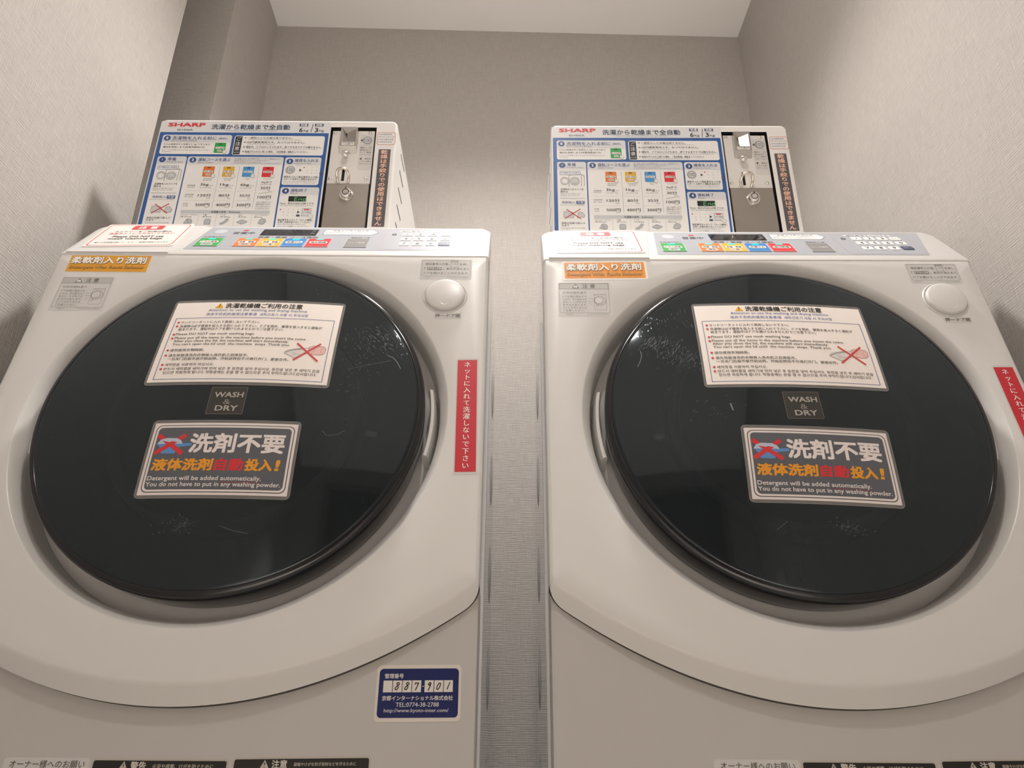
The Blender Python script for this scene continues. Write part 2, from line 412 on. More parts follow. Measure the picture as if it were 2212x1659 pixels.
b = MB(); b.tube([(-0.24, YF+0.035, 1.0), (-0.24, YF+0.09, 1.0), (-0.13, YF+0.09, 1.0)], 0.009); b.build('door_handle', CASTMETAL, dr, True)

def lamp_body(x, y, label):
    root = empty('ceiling_downlight', Matrix.Translation((x, y, CEIL)))
    b = MB(); b.lathe((0, 0, 0), (1, 0, 0), (0, 1, 0), (0, 0, 1), [(0.075, -0.0005), (0.075, -0.004), (0.066, -0.007), (0.060, -0.003), (0.058, -0.0005)])
    b.build('trim_ring', WHITE, root, True)
    b = MB(); b.lathe((0, 0, 0), (1, 0, 0), (0, 1, 0), (0, 0, 1), [(0.058, -0.001), (0, -0.001)])
    b.build('diffuser', pbsdf('lamp_diffuser', (0.9, 0.9, 0.9, 1), 0.5, emit=LAMP_COL+(1,), es=0.4), root)
    return tag(root, label, 'ceiling light', 'recessed ceiling lights')
lamp_body(LAMP[0], LAMP[1], 'round recessed downlight in the ceiling over the two washing machines')
lamp_body(LAMP2[0], LAMP2[1], 'round recessed downlight in the ceiling in the middle of the room')
lamp_body(FILL_LAMP[0], FILL_LAMP[1], 'added unseen fill downlight in the ceiling near the entrance door')

# ------------------------------------------------------------------ machine surfaces (machine coordinates, metres)
TL = 0.19
C0 = np.array((-0.00035, -0.26745, 0.6774)); VX = np.array((1.0, 0, 0))
VV = np.array((0, math.sin(TL), math.cos(TL))); VN = np.array((0, -math.cos(TL), math.sin(TL)))
P0 = np.array((0, -0.2174, 0.9434)); SL = np.array((0, 0.0784, 0.1036)); SL = SL/np.linalg.norm(SL); SN = np.array((0, -SL[2], SL[1]))
YC = -0.0882
LP0 = np.array((0, -0.3154, 0.2931)); LV = np.array((0, 0.13, 1.0))/math.hypot(0.13, 1); LN = np.array((0, -LV[2], LV[1]))
HW = 0.3105
def cap(r): return 0.010+0.022*(1-(r/0.2366)**2)
def on_front(u, v, h): return C0+VX*u+VV*v+VN*h
def on_door(u, v, h): return C0+VX*u+VV*v+VN*(cap(math.hypot(u, v))+h)
def on_control(u, v, h): return P0+VX*u+SL*v+SN*h
def on_lid(u, v, h): return P0+VX*u+SL*v+SN*(h+0.0014)
def on_coin(u, z, h): return np.array((u, YC-h, z))
def on_low(u, v, h): return LP0+VX*u+LV*v+LN*h
X0M, Y0M = -0.343, 1.14
ML = Matrix.Translation((X0M, Y0M, 0))
rz = -0.009737
MR = Matrix.Translation((math.cos(rz)*X0M-math.sin(rz)*(Y0M-1.05)+0.7, math.sin(rz)*X0M+math.cos(rz)*(Y0M-1.05)+1.05+0.003, 0.0018)) @ Matrix.Rotation(rz, 4, 'Z')

# ------------------------------------------------------------------ washing machine
wm = empty('washing_machine', ML)
tag(wm, 'white front-loading washing machine with a blue number sticker on its lower panel', 'washing machine', 'coin-operated washing machines')

def build_front_panel():
    bot = lambda x: -0.339+0.1095*(x/HW)**2
    P = []; kind = []
    def add(x, v, k): P.append((x, v)); kind.append(k)
    vt = 0.2700; vb = bot(HW)
    for i in range(40): add(HW-2*HW*i/40, vt, 't')
    for i in range(40): add(-HW, vt+(vb+0.016-vt)*i/40, 's')
    rc = 0.016
    for i in range(8):                      # rounded lower corner
        q = i/8; a = (-HW, vb+rc); m = (-HW, vb); e = (-HW+rc, bot(-HW+rc))
        add((1-q)**2*a[0]+2*q*(1-q)*m[0]+q*q*e[0], (1-q)**2*a[1]+2*q*(1-q)*m[1]+q*q*e[1], 'b')
    for i in range(60):
        x = -HW+rc+(2*HW-2*rc)*i/60; add(x, bot(x), 'b')
    for i in range(8):
        q = i/8; a = (HW-rc, bot(HW-rc)); m = (HW, vb); e = (HW, vb+rc)
        add((1-q)**2*a[0]+2*q*(1-q)*m[0]+q*q*e[0], (1-q)**2*a[1]+2*q*(1-q)*m[1]+q*q*e[1], 'b')
    for i in range(40): add(HW, vb+0.016+(vt-vb-0.016)*i/40, 's')
    n = len(P); verts = []; rings = []
    ang = [math.atan2(v, x) for x, v in P]
    def ring(pts): rings.append([len(verts)+i for i in range(n)]); verts.extend(on_front(*p) for p in pts)
    for r, h in ((0.19, -0.045), (0.2512, -0.045), (0.2542, -0.016), (0.2553, -0.0112), (0.2635, -0.0016), (0.2648, -0.0004), (0.2660, 0.0)):
        ring([(r*math.cos(a), r*math.sin(a), h) for a in ang])
    ins = []
    for (x, v), k in zip(P, kind):
        xi = x*(HW-0.005)/HW
        vi = vt-0.0025 if k == 't' else min(max(v, bot(xi)+0.022), vt-0.0025)
        ins.append((xi, vi))
    for q in (0.4, 0.75, 1.0):
        ring([(0.266*math.cos(a)*(1-q)+i[0]*q, 0.266*math.sin(a)*(1-q)+i[1]*q, 0.0) for a, i in zip(ang, ins)])
    for q, hb, hs in ((0.12, 0.035, 0.05), (0.26, 0.15, 0.16), (0.7, 0.65, 0.5), (1.0, 1.0, 1.0)):
        ring([(i[0]*(1-q)+p[0]*q, i[1]*(1-q)+p[1]*q, -(0.002*hs if k == 't' else max(0.005*hs, 0.0150*hb*min(1.0, (i[1]-p[1])/0.022)))) for p, i, k in zip(P, ins, kind)])
    ring([(p[0], p[1], -0.030 if k != 't' else -0.006) for p, k in zip(P, kind)])
    F = []; M = []
    for j, (A, B) in enumerate(zip(rings, rings[1:])):
        F += [(A[i], A[(i+1) % n], B[(i+1) % n], B[i]) for i in range(n)]
        M += [1 if j == len(rings)-2 and kind[i] == 'b' else 0 for i in range(n)]
    return fix_normals(mesh_obj('front_panel', verts, F, [WHITE, GAP_SHADE], M, wm, True, 40))
build_front_panel()

def build_cabinet():
    w = HW-0.0025; b = MB()
    yl = lambda z: LP0[1]+(z-LP0[2])*0.13
    def yf(z): return C0[1]+(z-C0[2])*math.tan(TL)
    prof = [(yl(0.02)+0.010, 0.02), (yl(0.30)+0.010, 0.30), (yf(0.36)+0.047, 0.36), (yf(0.45)+0.047, 0.45), (yf(0.9)+0.047, 0.9), (-0.195, 0.945), (-0.125, 1.0365), (0.375, 1.0365), (0.38, 1.03), (0.38, 0.02)]
    n = len(prof)
    # rounded rear and long edges: two insets across the width
    xs = [(-w, 0.004), (-w+0.003, 0.0), (w-0.003, 0.0), (w, 0.004)]
    cy = sum(p[0] for p in prof)/n; cz = sum(p[1] for p in prof)/n
    V = []
    for x, ins in xs: V += [(x, p[0]+(ins if p[0] < cy else -ins), p[1]+(ins if p[1] < cz else -ins)) for p in prof]
    F = [tuple(range(n)), tuple(range(3*n, 4*n))[::-1]]
    for k in range(3): F += [(k*n+i, k*n+(i+1) % n, (k+1)*n+(i+1) % n, (k+1)*n+i) for i in range(n)]
    b.add(V, F)
    # pressed vertical ribs in the side panels
    for sx in (-1, 1):
        for yy in (0.20,):
            for zz in (0.22, 0.39, 0.56, 0.73, 0.90):
                prf = [(1.0, 0.0), (0.8, 0.55), (0.45, 0.9), (0.0, 1.0)]
                vs = []; fs = []; m = 20
                for (r, h) in prf[:-1]:
                    for i in range(m):
                        a = 2*math.pi*i/m; vs.append((sx*(w-0.0002+0.0028*h), yy+0.011*r*math.cos(a), zz+0.055*r*math.sin(a)))
                vs.append((sx*(w+0.0028), yy, zz))
                for k in range(2): fs += [(k*m+i, k*m+(i+1) % m, (k+1)*m+(i+1) % m, (k+1)*m+i) for i in range(m)]
                fs += [(2*m+i, 2*m+(i+1) % m, 3*m) for i in range(m)]
                b.add(vs, fs)
    for sx in (-1, 1):
        b.tube([(sx*(w+0.0012), yf(z)+0.125 if z > 0.43 else yl(z)+0.100, z) for z in (0.05, 0.2, 0.38, 0.46, 0.6, 0.75, 0.90)], 0.0026, 12)
    return b.build('cabinet', WHITE_GLOSS, wm, True, 40)
build_cabinet()
for x in (-0.24, 0.24):
    for y in (-0.28, 0.30):
        b = MB(); b.lathe((x, y, 0), (1, 0, 0), (0, 1, 0), (0, 0, 1), [(0, 0.0), (0.022, 0.0), (0.022, 0.012), (0.012, 0.014), (0.012, 0.03), (0, 0.03)], 20)
        b.build('foot', DARKRIM, wm, True)

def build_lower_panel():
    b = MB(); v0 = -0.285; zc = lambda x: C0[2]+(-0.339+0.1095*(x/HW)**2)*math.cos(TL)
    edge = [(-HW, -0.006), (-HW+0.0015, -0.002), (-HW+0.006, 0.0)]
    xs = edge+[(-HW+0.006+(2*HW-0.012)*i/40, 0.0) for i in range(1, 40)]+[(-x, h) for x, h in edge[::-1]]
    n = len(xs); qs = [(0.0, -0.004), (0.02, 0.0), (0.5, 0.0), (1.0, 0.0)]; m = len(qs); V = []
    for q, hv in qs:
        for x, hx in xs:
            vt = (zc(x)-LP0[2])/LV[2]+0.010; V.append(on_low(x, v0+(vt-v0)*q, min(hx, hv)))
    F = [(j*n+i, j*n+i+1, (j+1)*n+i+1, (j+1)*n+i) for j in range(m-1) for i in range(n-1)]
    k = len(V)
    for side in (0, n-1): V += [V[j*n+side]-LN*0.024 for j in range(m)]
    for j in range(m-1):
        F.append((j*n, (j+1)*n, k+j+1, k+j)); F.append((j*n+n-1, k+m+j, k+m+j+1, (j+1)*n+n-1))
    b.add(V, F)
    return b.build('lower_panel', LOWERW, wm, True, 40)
build_lower_panel()

def build_control_panel():
    L = 0.1300; pts = []
    for v, h in ((-0.0012, -0.012), (-0.0012, -0.003), (0.0002, -0.0008), (0.003, 0.0), (0.02, 0.0), (0.06, 0), (0.10, 0)):
        pts.append((P0+SL*v+SN*h, v))
    for i in range(7): v = 0.103+0.0205*i/6; pts.append((P0+SL*v, v))
    c = P0+SL*0.1240-SN*0.006
    for i in range(1, 7):
        a = math.radians(53*i/6); d = SN*math.cos(a)+SL*math.sin(a); p = c+d*0.006; pts.append((p, 0.1240+0.006*math.sin(a)))
    z = pts[-1][0][2]
    pts.append((np.array((0, YC-0.02, z)), 0.13)); pts.append((np.array((0, YC+0.46, z)), 0.13))
    V = []; R = 0.026
    for p, v in pts:
        d = max(0.0, v-(L-R)); w = HW-(R-math.sqrt(max(0.0, R*R-d*d)))
        for x, dn in ((-w, 0.024), (-w, 0.004), (-w+0.0012, 0.0012), (-w+0.004, 0), (w-0.004, 0), (w-0.0012, 0.0012), (w, 0.004), (w, 0.024)):
            q = p+VX*x-SN*dn*0.7-np.array((0, 0, dn*0.5)); V.append(q)
    n = 8
    F = [(j*n+i, j*n+i+1, (j+1)*n+i+1, (j+1)*n+i) for j in range(len(pts)-1) for i in range(n-1)]
    return fix_normals(mesh_obj('control_panel', V, F, WHITE, None, wm, True, 40))
ctrl = build_control_panel()

# --- softener lid on the sloping top
a = Art(thick=0.0012)
pts = [(-302, 2.5), (-155, 2.5), (-141, 126), (-283, 126), (-290, 122), (-300, 112)]
a.fan(pts, WHITE, 0); k = len(a.v); n = len(pts)
a.v += [(p[0], p[1], 0) for p in pts]+[(p[0], p[1], a.thick) for p in pts]
a.f += [(k+i, k+(i+1) % n, k+n+(i+1) % n, k+n+i) for i in range(n)]; a.m += [a.mi(WHITE)]*n
a.line([(-301, 20), (-153, 20)], 0.5, 'c9c4be', 1)
a.build('detergent_lid', on_control, wm)

# --- control inlay
a = Art(0.00025)
g = 'abafb6'
pts = [(-131, 122), (284, 122), (286.5, 121), (287, 118), (260.5, 18), (-138, 18), (-140.5, 20), (-139.5, 24)]
a.fan(pts, g, 0)
a.text('営業中', -90, -57, 94, '4c4f58', 3, bold=0.01)
a.disc(-73.5, 107, 4.6, 'c4504a', 2, ry=3.2)
a.ring(-111, 101, 9.5, 0.7, 'cfd2d6', 2); a.disc(-111, 101, 8.8, 'c6cad0', 1)
a.text('お洗濯の前に', -128, -95, 74.6, '4a4d55', 3)
a.text('洗濯・乾燥 コース選択', -46, 46, 74.6, '4a4d55', 3, bold=0.01)
a.text('運転終了後', 96, 126, 75.4, '4a4d55', 3)
a.fan([(50, 88.5), (126, 88.5), (134.5, 100.5), (126, 112.5), (50, 112.5)], 'ecebe9', 2)
a.line([(50, 88.5), (126, 88.5), (134.5, 100.5), (126, 112.5), (50, 112.5), (50, 88.5)], 0.7, '70757f', 3)
a.text('セキュリティロック', 62, 118, 108, '3f434b', 4, h=4.6, bold=0.015)
a.text('お客様の洗濯物を守るための暗証番号方式です', 53, 124, 101.2, '5a5e66', 4)
a.text('番号を入力しスタートを押してください', 53, 118, 95.0, '5a5e66', 4)
a.frame(146, 22, 262, 115, 0.5, 'c09a9c', 1, r=3)
a.line([(150, 22.3), (259, 22.3)], 0.5, 'c09a9c', 1)
a.rect(166, 104.2, 240, 110.6, 'e2e1e0', 2, r=3); a.text('暗証番号を入力する', 170, 236, 107.4, '3f434b', 3, h=4.2)
a.rect(157, 88, 164, 95, '565b66', 2, r=1); a.ring(160.5, 95, 2.6, 0.9, '565b66', 2); a.textc('1', 160.5, 91.5, 5, 'ffffff', 4)
a.build('control_inlay', on_control, wm)
# display
a = Art(0.0006); a.slab(-46.5, 83, 40, 112.5, '0c0d10', r=2)
a.mats[0] = pbsdf('display_window', (0.012, 0.012, 0.014, 1), 0.07)
a.text('分', 31, 36, 104.5, 'b9bcc2', 3); a.text('円', 31, 36, 93, 'b9bcc2', 3)
a.frame(-44, 85.2, 37.7, 110.2, 0.35, '2b2d33', 2, r=1.5)
a.text('ドアロック中', -41, -24, 90, '3c3f46', 3); a.text('残り', -41, -34, 105, '3c3f46', 3)
a.build('display', on_control, wm, label='black display window')
# course buttons
def button(name, x0, x1, v0, v1, col, lines, led=True, tcol='54504c', tab='e9e7e2', label=None):
    a = Art(0.0011); a.slab(x0, v0, x1, v1, col, r=1.2); xc = (x0+x1)/2
    a.frame(x0, v0, x1, v1, 0.7, 'd8d6d2', 1, r=1.2)
    if led: a.rect(xc-5.5, v1-6.6, xc+5.5, v1-2.2, LED, 2, r=1)
    if tab:
        a.rect(x0+4, v0+13.5, x1-4, v0+23.5, tab, 2, r=4); a.text(lines[0], x0+6, x1-6, v0+18.5, tcol, 3, h=6.4, bold=0.02)
        if len(lines) > 1: a.rect(xc-9, v0+3.2, xc+9, v0+10.8, tab, 2, r=3.5); a.text(lines[1], xc-7, xc+7, v0+7, tcol, 3, h=5, bold=0.02)
    else: a.text(lines[0], x0+5, x1-5, (v0+v1)/2, tcol, 3, h=6)
    return a.build(name, on_control, wm, label=label)
button('course_button', -130, -94, 31.5, 67.5, '3aa655', ['ドラム洗浄', '(無料)'], label='green drum-cleaning button with teal light')
button('course_button', -72.5, -38.5, 31.5, 67.5, 'e0803f', ['洗濯・乾燥', '(標準)'], label='orange course button with teal light')
button('course_button', -37, -3, 31.5, 67.5, 'e3b442', ['洗濯・乾燥', '(少量)'], label='yellow course button with teal light')
button('course_button', -1.5, 32.5, 31.5, 67.5, '3f84c4', ['洗濯のみ'], label='blue wash-only button with teal light')
button('course_button', 34.5, 69.5, 31.5, 67.5, 'd93a42', ['追加乾燥'], label='red extra-drying button with teal light')
button('unlock_button', 92.5, 127, 30.5, 69, '8b8a8a', ['ロック解除'], led=False, tab=None, tcol='e6e4e0', label='grey lock-release button')
for i, ch in enumerate(['1', '2', '3', 'クリア', '4', '5', '6', '0', '7', '8', '9', 'スタート']):
    x = 181+20*(i % 4); v = (92.2, 70.6, 48.0)[i//4]; st = ch == 'スタート'
    a = Art(0.0010); a.slab(x-(8.6 if st else 7.4), v-7, x+(8.6 if st else 7.4), v+7, '33415f' if st else 'eeedeb', r=2)
    if len(ch) > 1: a.text(ch, x-6.8, x+6.8, v, 'd8dbe0' if st else '565a62', 3, h=5)
    else: a.textc(ch, x, v, 12, '3c4048', 3, bold=0.01)
    a.build('keypad_key', on_control, wm)

# --- door
door = empty('door', Matrix.Identity(4)); door.parent = wm
b = MB()
b.lathe(C0, VX, VV, VN, [(0.205, -0.044), (0.2270, -0.044), (0.2315, -0.040), (0.2340, -0.026), (0.2366, -0.002), (0.2370, 0.0045), (0.2362, 0.0078), (0.2345, 0.0094), (0.2322, 0.0098), (0.2300, 0.0112), (0.2290, 0.0108), (0.2285, 0.0095)], 160)
b.build('rim', DARKRIM, door, True, 60)
b = MB(); b.lathe(C0, VX, VV, VN, [(0.2288, 0.0108)]+[(r, cap(r)+0.0) for r in (0.2270, 0.2255, 0.222, 0.21, 0.19, 0.17, 0.145, 0.12, 0.095, 0.07, 0.045, 0.02, 0.0)], 128)
b.build('glass_cover', GLASS, door, True, 60)
b = MB(); b.lathe(C0, VX, VV, VN, [(0.2285, -0.012), (0.170, -0.016), (0.160, -0.020), (0.157, -0.034), (0, -0.036)], 96)
b.build('inner_bowl', DRUMDARK, door, True, 40)
b = MB(); b.lathe(C0, VX, VV, VN, [(0.157, -0.008), (0.155, 0.000), (0.150, 0.003), (0.144, 0.001), (0.141, -0.006)], 96)
b.build('bowl_ring', BOWL, door, True, 60)
a = Art(0.0004)
a.slab(-21, -21.5, 23, 17.5, '3a3834', r=1.5, step=9)
a.frame(-21, -21.5, 23, 17.5, 0.35, '8b8880', 1, r=1.5)
a.text('WASH', -15.5, 19.5, 6.0, 'aaa69f', 3, h=7.6, bold=0.02); a.text('&', -3, 6, -4.2, '8f8b84', 3, h=7.0); a.text('DRY', -11, 16, -13.2, 'aaa69f', 3, h=7.6, bold=0.02)
a.build('wash_dry_badge', on_door, door, label='small grey square badge reading WASH & DRY')
for sx in (-1, 1):
    b = MB(); vs = []; fs = []
    prf = [(0.2500, -0.044), (0.2485, -0.014), (0.2470, -0.0085), (0.2435, -0.007), (0.2415, -0.010), (0.2410, -0.044)]
    m = 17; a0, a1 = -0.22, 0.175
    for i in range(m):
        t = a0+(a1-a0)*i/(m-1)
        vs += [on_front(sx*r*math.cos(t), r*math.sin(t), h) for r, h in prf]
    k = len(prf)
    fs = [(i*k+j, i*k+j+1, (i+1)*k+j+1, (i+1)*k+j) for i in range(m-1) for j in range(k-1)]+[tuple(range(k)), tuple(range((m-1)*k, m*k))[::-1]]
    b.add(vs, fs); o = b.build('hinge_cover' if sx > 0 else 'latch_cover', WHITE, wm, True, 40)

# --- door push button
pb = empty('push_button', Matrix.Identity(4)); pb.parent = wm
Cb = on_front(0.2510, 0.1945, 0)
b = MB(); b.lathe(Cb, VX, VV, VN, [(0.0312, 0.0002), (0.0300, 0.0016), (0.0290, 0.0012), (0.0285, -0.001), (0.0283, -0.006)], 48)
b.build('button_surround', WHITE, pb, True, 40)
b = MB(); b.lathe(Cb, VX, VV, VN, [(0.0275, -0.004), (0.0274, 0.0035), (0.0262, 0.0052), (0.0240, 0.0058), (0.015, 0.0068), (0, 0.0072)], 48)
b.build('button_cap', WHITE, pb, True, 40)
Cd = on_front(0.2520, 0.1815, 0.0052)
b = MB(); b.lathe(Cd, VX, VV, VN, [(0.0088, 0.0009), (0.0080, 0.0016), (0.0064, 0.0006), (0.003, 0.0003), (0, 0.0003)], 28)
b.build('finger_dimple', WHITE, pb, True, 60)

# --- factory labels on the front
a = Art(0.0002); a.slab(-290, 163.5, -215, 224.8, LABELW, r=2)
a.frame(-288, 169, -218, 223.6, 0.5, '8f8d8a', 1, r=2); a.rect(-288, 213, -218, 223.6, 'b9b7b4', 1)
a.line([(-288, 213), (-218, 213)], 0.4, '8f8d8a', 2)
a.tri([(-270, 214.5), (-259.5, 214.5), (-264.7, 222.6)], '6a6866', 2); a.tri([(-268.2, 215.4), (-261.3, 215.4), (-264.7, 220.9)], 'f0eeea', 3); a.text('!', -265.3, -264.1, 218, '4a4846', 4, h=4)
a.text('注 意', -255, -237, 218.3, '55534f', 3)
a.text('けがの恐れあり', -283, -250, 206, '6a6865', 3)
for i, (t, x1) in enumerate((('ドアを開け閉めする', -250), ('ときは、手や指をはさ', -250), ('まない。けがをする', -250.5), ('おそれがあります。', -249.5), ('とくにお子さまには', -250.5), ('ご注意ください。', -254))):
    a.text(t, -283.5, x1, 198.6-5.05*i, '86847f', 3, h=3.9, res=1)
a.frame(-239.5, 174.5, -222.5, 203.5, 0.4, '8a8884', 1, r=1.5)
a.ring(-231.5, 191.5, 8.4, 0.4, '8a8884', 2, ry=8); a.disc(-230.5, 191, 8.2, 'c2c0bc', 1); a.disc(-233, 192, 6.2, 'cbc9c5', 2); a.ring(-233, 192, 6.2, 0.4, '7c7a77', 3)
a.frame(-237, 181, -234.2, 184, 0.35, '8a8884', 2); a.line([(-239, 201.5), (-222.8, 201.5)], 0.3, '8a8884', 2)
a.line([(-247.5, 195.5), (-242.5, 194.5), (-239.5, 195.5)], 0.35, '8a8884', 2); a.line([(-248, 191), (-243, 189.5), (-239, 190.5)], 0.35, '8a8884', 2)
for q in (0, 1, 2): a.line([(-247+2.2*q, 186-2*q), (-244.5+1.5*q, 186.5-2*q)], 0.3, '8a8884', 2)
a.text('>PET<', -279, -268.5, 166.3, '8f8d8a', 3, h=2.1, res=1); a.text('TCAUHA327QBRZ', -250.5, -220, 166.4, '8f8d8a', 3, h=2.2, res=1)
a.build('caution_label', on_front, wm)
a = Art(0.0002); a.slab(213, 226, 286.5, 263, LABELW, r=2)
a.frame(215, 231, 284.5, 262, 0.5, '9a9895', 1, r=2.5)
a.text('暗証番号入力後、', 220, 254, 254.5, '62605d', 3, h=4.6); a.frame(256, 248.6, 266.5, 261.5, 0.4, '7d7b78', 2); a.rect(256, 258.5, 266.5, 261.5, 'a5a3a0', 2); a.text('ロック解除', 257, 265.5, 254.5, '8a8884', 3, h=2.2, res=1); a.text('を押し', 268.5, 281.5, 254, '62605d', 3)
a.text('「', 218.5, 221, 245.6, '62605d', 3); a.rect(222.5, 243.2, 243.5, 248.3, '77746f', 2); a.text('ドアロック中', 223.5, 242.5, 245.7, 'f2f0ec', 3, h=3.8, bold=0.02); a.text('」表示が消えると', 245, 282.5, 245.4, '62605d', 3, h=4.4)
a.text('ドアを開けることができます。', 218.5, 282.5, 236.8, '62605d', 3, h=4.4)
a.text('>PET<', 219, 229, 228.5, '8f8d8a', 3, h=2.0, res=1); a.text('TCAUHA536QBRZ', 251, 282, 228.4, '8f8d8a', 3, h=2.1, res=1)
a.build('door_unlock_label', on_front, wm)
a = Art(0.00015); a.slab(238, 153.6, 275, 164, LABELW); a.text('押ードア開', 239.6, 273.2, 158.8, '57544f', 3, bold=0.01)
a.build('door_open_caption', on_front, wm)

# --- long red strip at the door side
def red_strip(rot, off, on):
    a = Art(0.0002); a.slab(-14.6, -85.2, 14.6, 85.2, LABELW, r=2)
    a.rect(-12.6, -82, 12.6, 82, 'c5303c', 1); a.frame(-14.4, -85, 14.4, 85, 0.3, 'e9e5e0', 2, r=2)
    a.vtext('ネットに入れて洗濯しないで下さい', 0, -78.5, 79.5, 9.2, 'f3ece6', 3, 0.012)
    return a.build('net_warning_sticker', on_front, on, math.radians(rot), off, 'long red sticker with vertical white lettering')
# --- orange softener sticker
def orange(rot, off, on, wide, white):
    a = Art(0.0002); x = wide/2
    if white: a.slab(-x-3.3, -18.0, x+3.3, 18.0, 'f4f1ec', r=3); a.rect(-x, -15.3, x, 15.3, 'ee9a3c', 1)
    else: a.slab(-x-0.6, -15.9, x+0.6, 15.9, 'd8c8a8'); a.rect(-x, -15.4, x, 15.4, 'e2a235', 1)
    for i, (dx, dy) in enumerate(((-0.55, 0), (0.55, 0), (0, -0.55), (0, 0.55), (0.6, -0.6))): a.text('柔軟剤入り洗剤', -x+2.2+dx, x-4.8+dx, 6.1+dy, '8a7660', 2+0.9*i, h=13.6, bold=0.024)
    a.text('柔軟剤入り洗剤', -x+2.2, x-4.8, 6.1, 'f8f5ee', 7, h=13.6, bold=0.024)
    for i, (dx, dy) in enumerate(((-0.3, 0), (0.3, 0), (0, -0.3), (0, 0.3))): a.text('Detergent With Fabric Softener', -x+3.2+dx, x-4.4+dx, -8.2+dy, '8a6a40', 2+0.9*i, h=6.6, bold=0.02)
    a.text('Detergent With Fabric Softener', -x+3.2, x-4.4, -8.2, 'e9b566' if white else 'dba54c', 7, h=6.6, bold=0.005)
    return a.build('softener_sticker', on_front, on, math.radians(rot), off, 'orange sticker with white bordered edge' if white else 'amber orange sticker')

# --- labels on the lower panel
a = Art(0.0002); a.slab(-151, -58, -66.5, 2.2, LABELW, r=3); a.text('オーナー様へのお願い', -144.5, -71, -3.6, '5a5651', 3, bold=0.005)
for i in range(4): a.text('ご使用の前に取扱説明書をよくお読みください', -146, -72, -14-8*i, '77736d', 3, res=1)
a.build('owner_label', on_low, wm)
def black_label(x0, x1, top, head, rest, body):
    a = Art(0.0002); a.slab(x0, top-60, x1, top, 'b9b2a8', r=3); a.rect(x0+1.6, top-12.5, x1-1.6, top-1.6, '23211e', 1, r=2); a.rect(x0+1.6, top-58, x1-1.6, top-12.5, 'cfc9c0', 1)
    xs = x0+27 if x0 < 0 else x0+17
    a.tri([(xs, top-10), (xs+9, top-10), (xs+4.5, top-2.2)], 'b9b2a8', 2); a.text('!', xs+4, xs+5, top-6.8, '23211e', 3, h=4.6)
    a.text(head, xs+11.5, xs+26.5, top-6.2, 'd2ccc2', 3, bold=0.02); a.text(rest, xs+33, x1-14, top-6.6, 'a8a298', 3, bold=0.02)
    for i in range(4): a.text(body, x0+5, x1-5, top-19-9*i, '5a5651', 3, h=5, res=1)
    return a
black_label(-64.5, 69, 1.6, '警告', '火災や感電、けがを防ぐために', '子供など取扱いに不慣れな人だけで使わせない').build('warning_label', on_low, wm)
a = black_label(-67.5, 67.5, 0, '注意', '漏電やけがを防ぎ家財などを守るために', '排水ホースの接続を確認してからご使用ください')
a.build('warning_label', on_low, wm, math.radians(0.9), (140.5, 4.2))

# ------------------------------------------------------------------ copy the finished machine
def copy_tree(o, parent=None):
    c = o.copy(); COL.objects.link(c)
    if parent is not None: c.parent = parent
    for ch in list(o.children): copy_tree(ch, c)
    return c
wm2 = copy_tree(wm); wm2.matrix_world = MR
wm2['label'] = 'white front-loading washing machine with no blue sticker on its lower panel'
red_strip(1.2, (288.2, 2.2), wm); red_strip(0.15, (289.2, -3.2), wm2)
orange(0.0, (-233.2, 250.6), wm, 114.2, False); orange(0.9, (-221.4, 248.8), wm2, 116.0, True)
# number sticker, only on the first machine
a = Art(0.00025); a.slab(-43.6, -27.3, 43.6, 27.3, 'd8d1c8', r=4.5); a.rect(-41, -23.6, 41, 23.6, '14225a', 1, r=4)
a.text('管理番号', -35.6, -16, 16.4, 'd6d2ce', 3, bold=0.02)
hx = -36.4
for i, ch in enumerate(' 887-901'):
    if ch == '-': a.rect(hx+0.4, 5.9, hx+2.4, 6.5, 'd6d2ce', 2); hx += 2.9; continue
    a.rect(hx, 0.6, hx+9.2, 12.0, 'ddd7cf', 2)
    if ch.strip():
        x, y = hx+4.6, 6.3
        P = {'8': [(1.8, 3.2), (0.2, 3.8), (-0.9, 2.6), (0.6, 0.8), (1.0, -1.2), (-0.4, -3.2), (-2.2, -3), (-2.0, -1.2), (0.2, 0.6), (2.0, 2.0), (1.8, 3.2)],
             '7': [(-1.6, 1.8), (-1.4, 3.2), (0.4, 3.0), (1.9, 3.2), (0.8, 0.4), (-1.0, -3.8)],
             '9': [(1.9, 2.6), (0.8, 3.6), (-0.8, 2.2), (-0.2, 0.8), (1.2, 1.6), (1.9, 2.8), (0.8, -0.8), (-0.8, -4.0)],
             '0': [(1.4, 3.0), (0.0, 2.6), (-1.8, -0.6), (-1.9, -2.8), (-0.6, -3.2), (1.2, -0.6), (1.9, 2.2), (1.4, 3.0)],
             '1': [(1.6, 3.6), (0.2, 0.6), (-1.2, -3.0)]}[ch]
        a.line([(x+p[0], y+p[1]) for p in P], 0.95, '17130f', 4)
        for p in P: a.disc(x+p[0], y+p[1], 0.475, '17130f', 4, n=8)
    hx += 9.9
a.text('京都インターナショナル株式会社', -36.8, 35.6, -5.0, 'd6d2ce', 3, bold=0.02)
a.text('TEL:0774-38-2788', -22.4, 21.5, -11.2, 'd6d2ce', 3, bold=0.012); a.text('http://www.kyoto-inter.com/', -34, 31.5, -17.2, 'd6d2ce', 3, h=4.6, bold=0.008)
a.build('number_sticker', on_low, wm, math.radians(0.7), (250.5, 63.8), 'navy blue sticker with handwritten number 887-901')

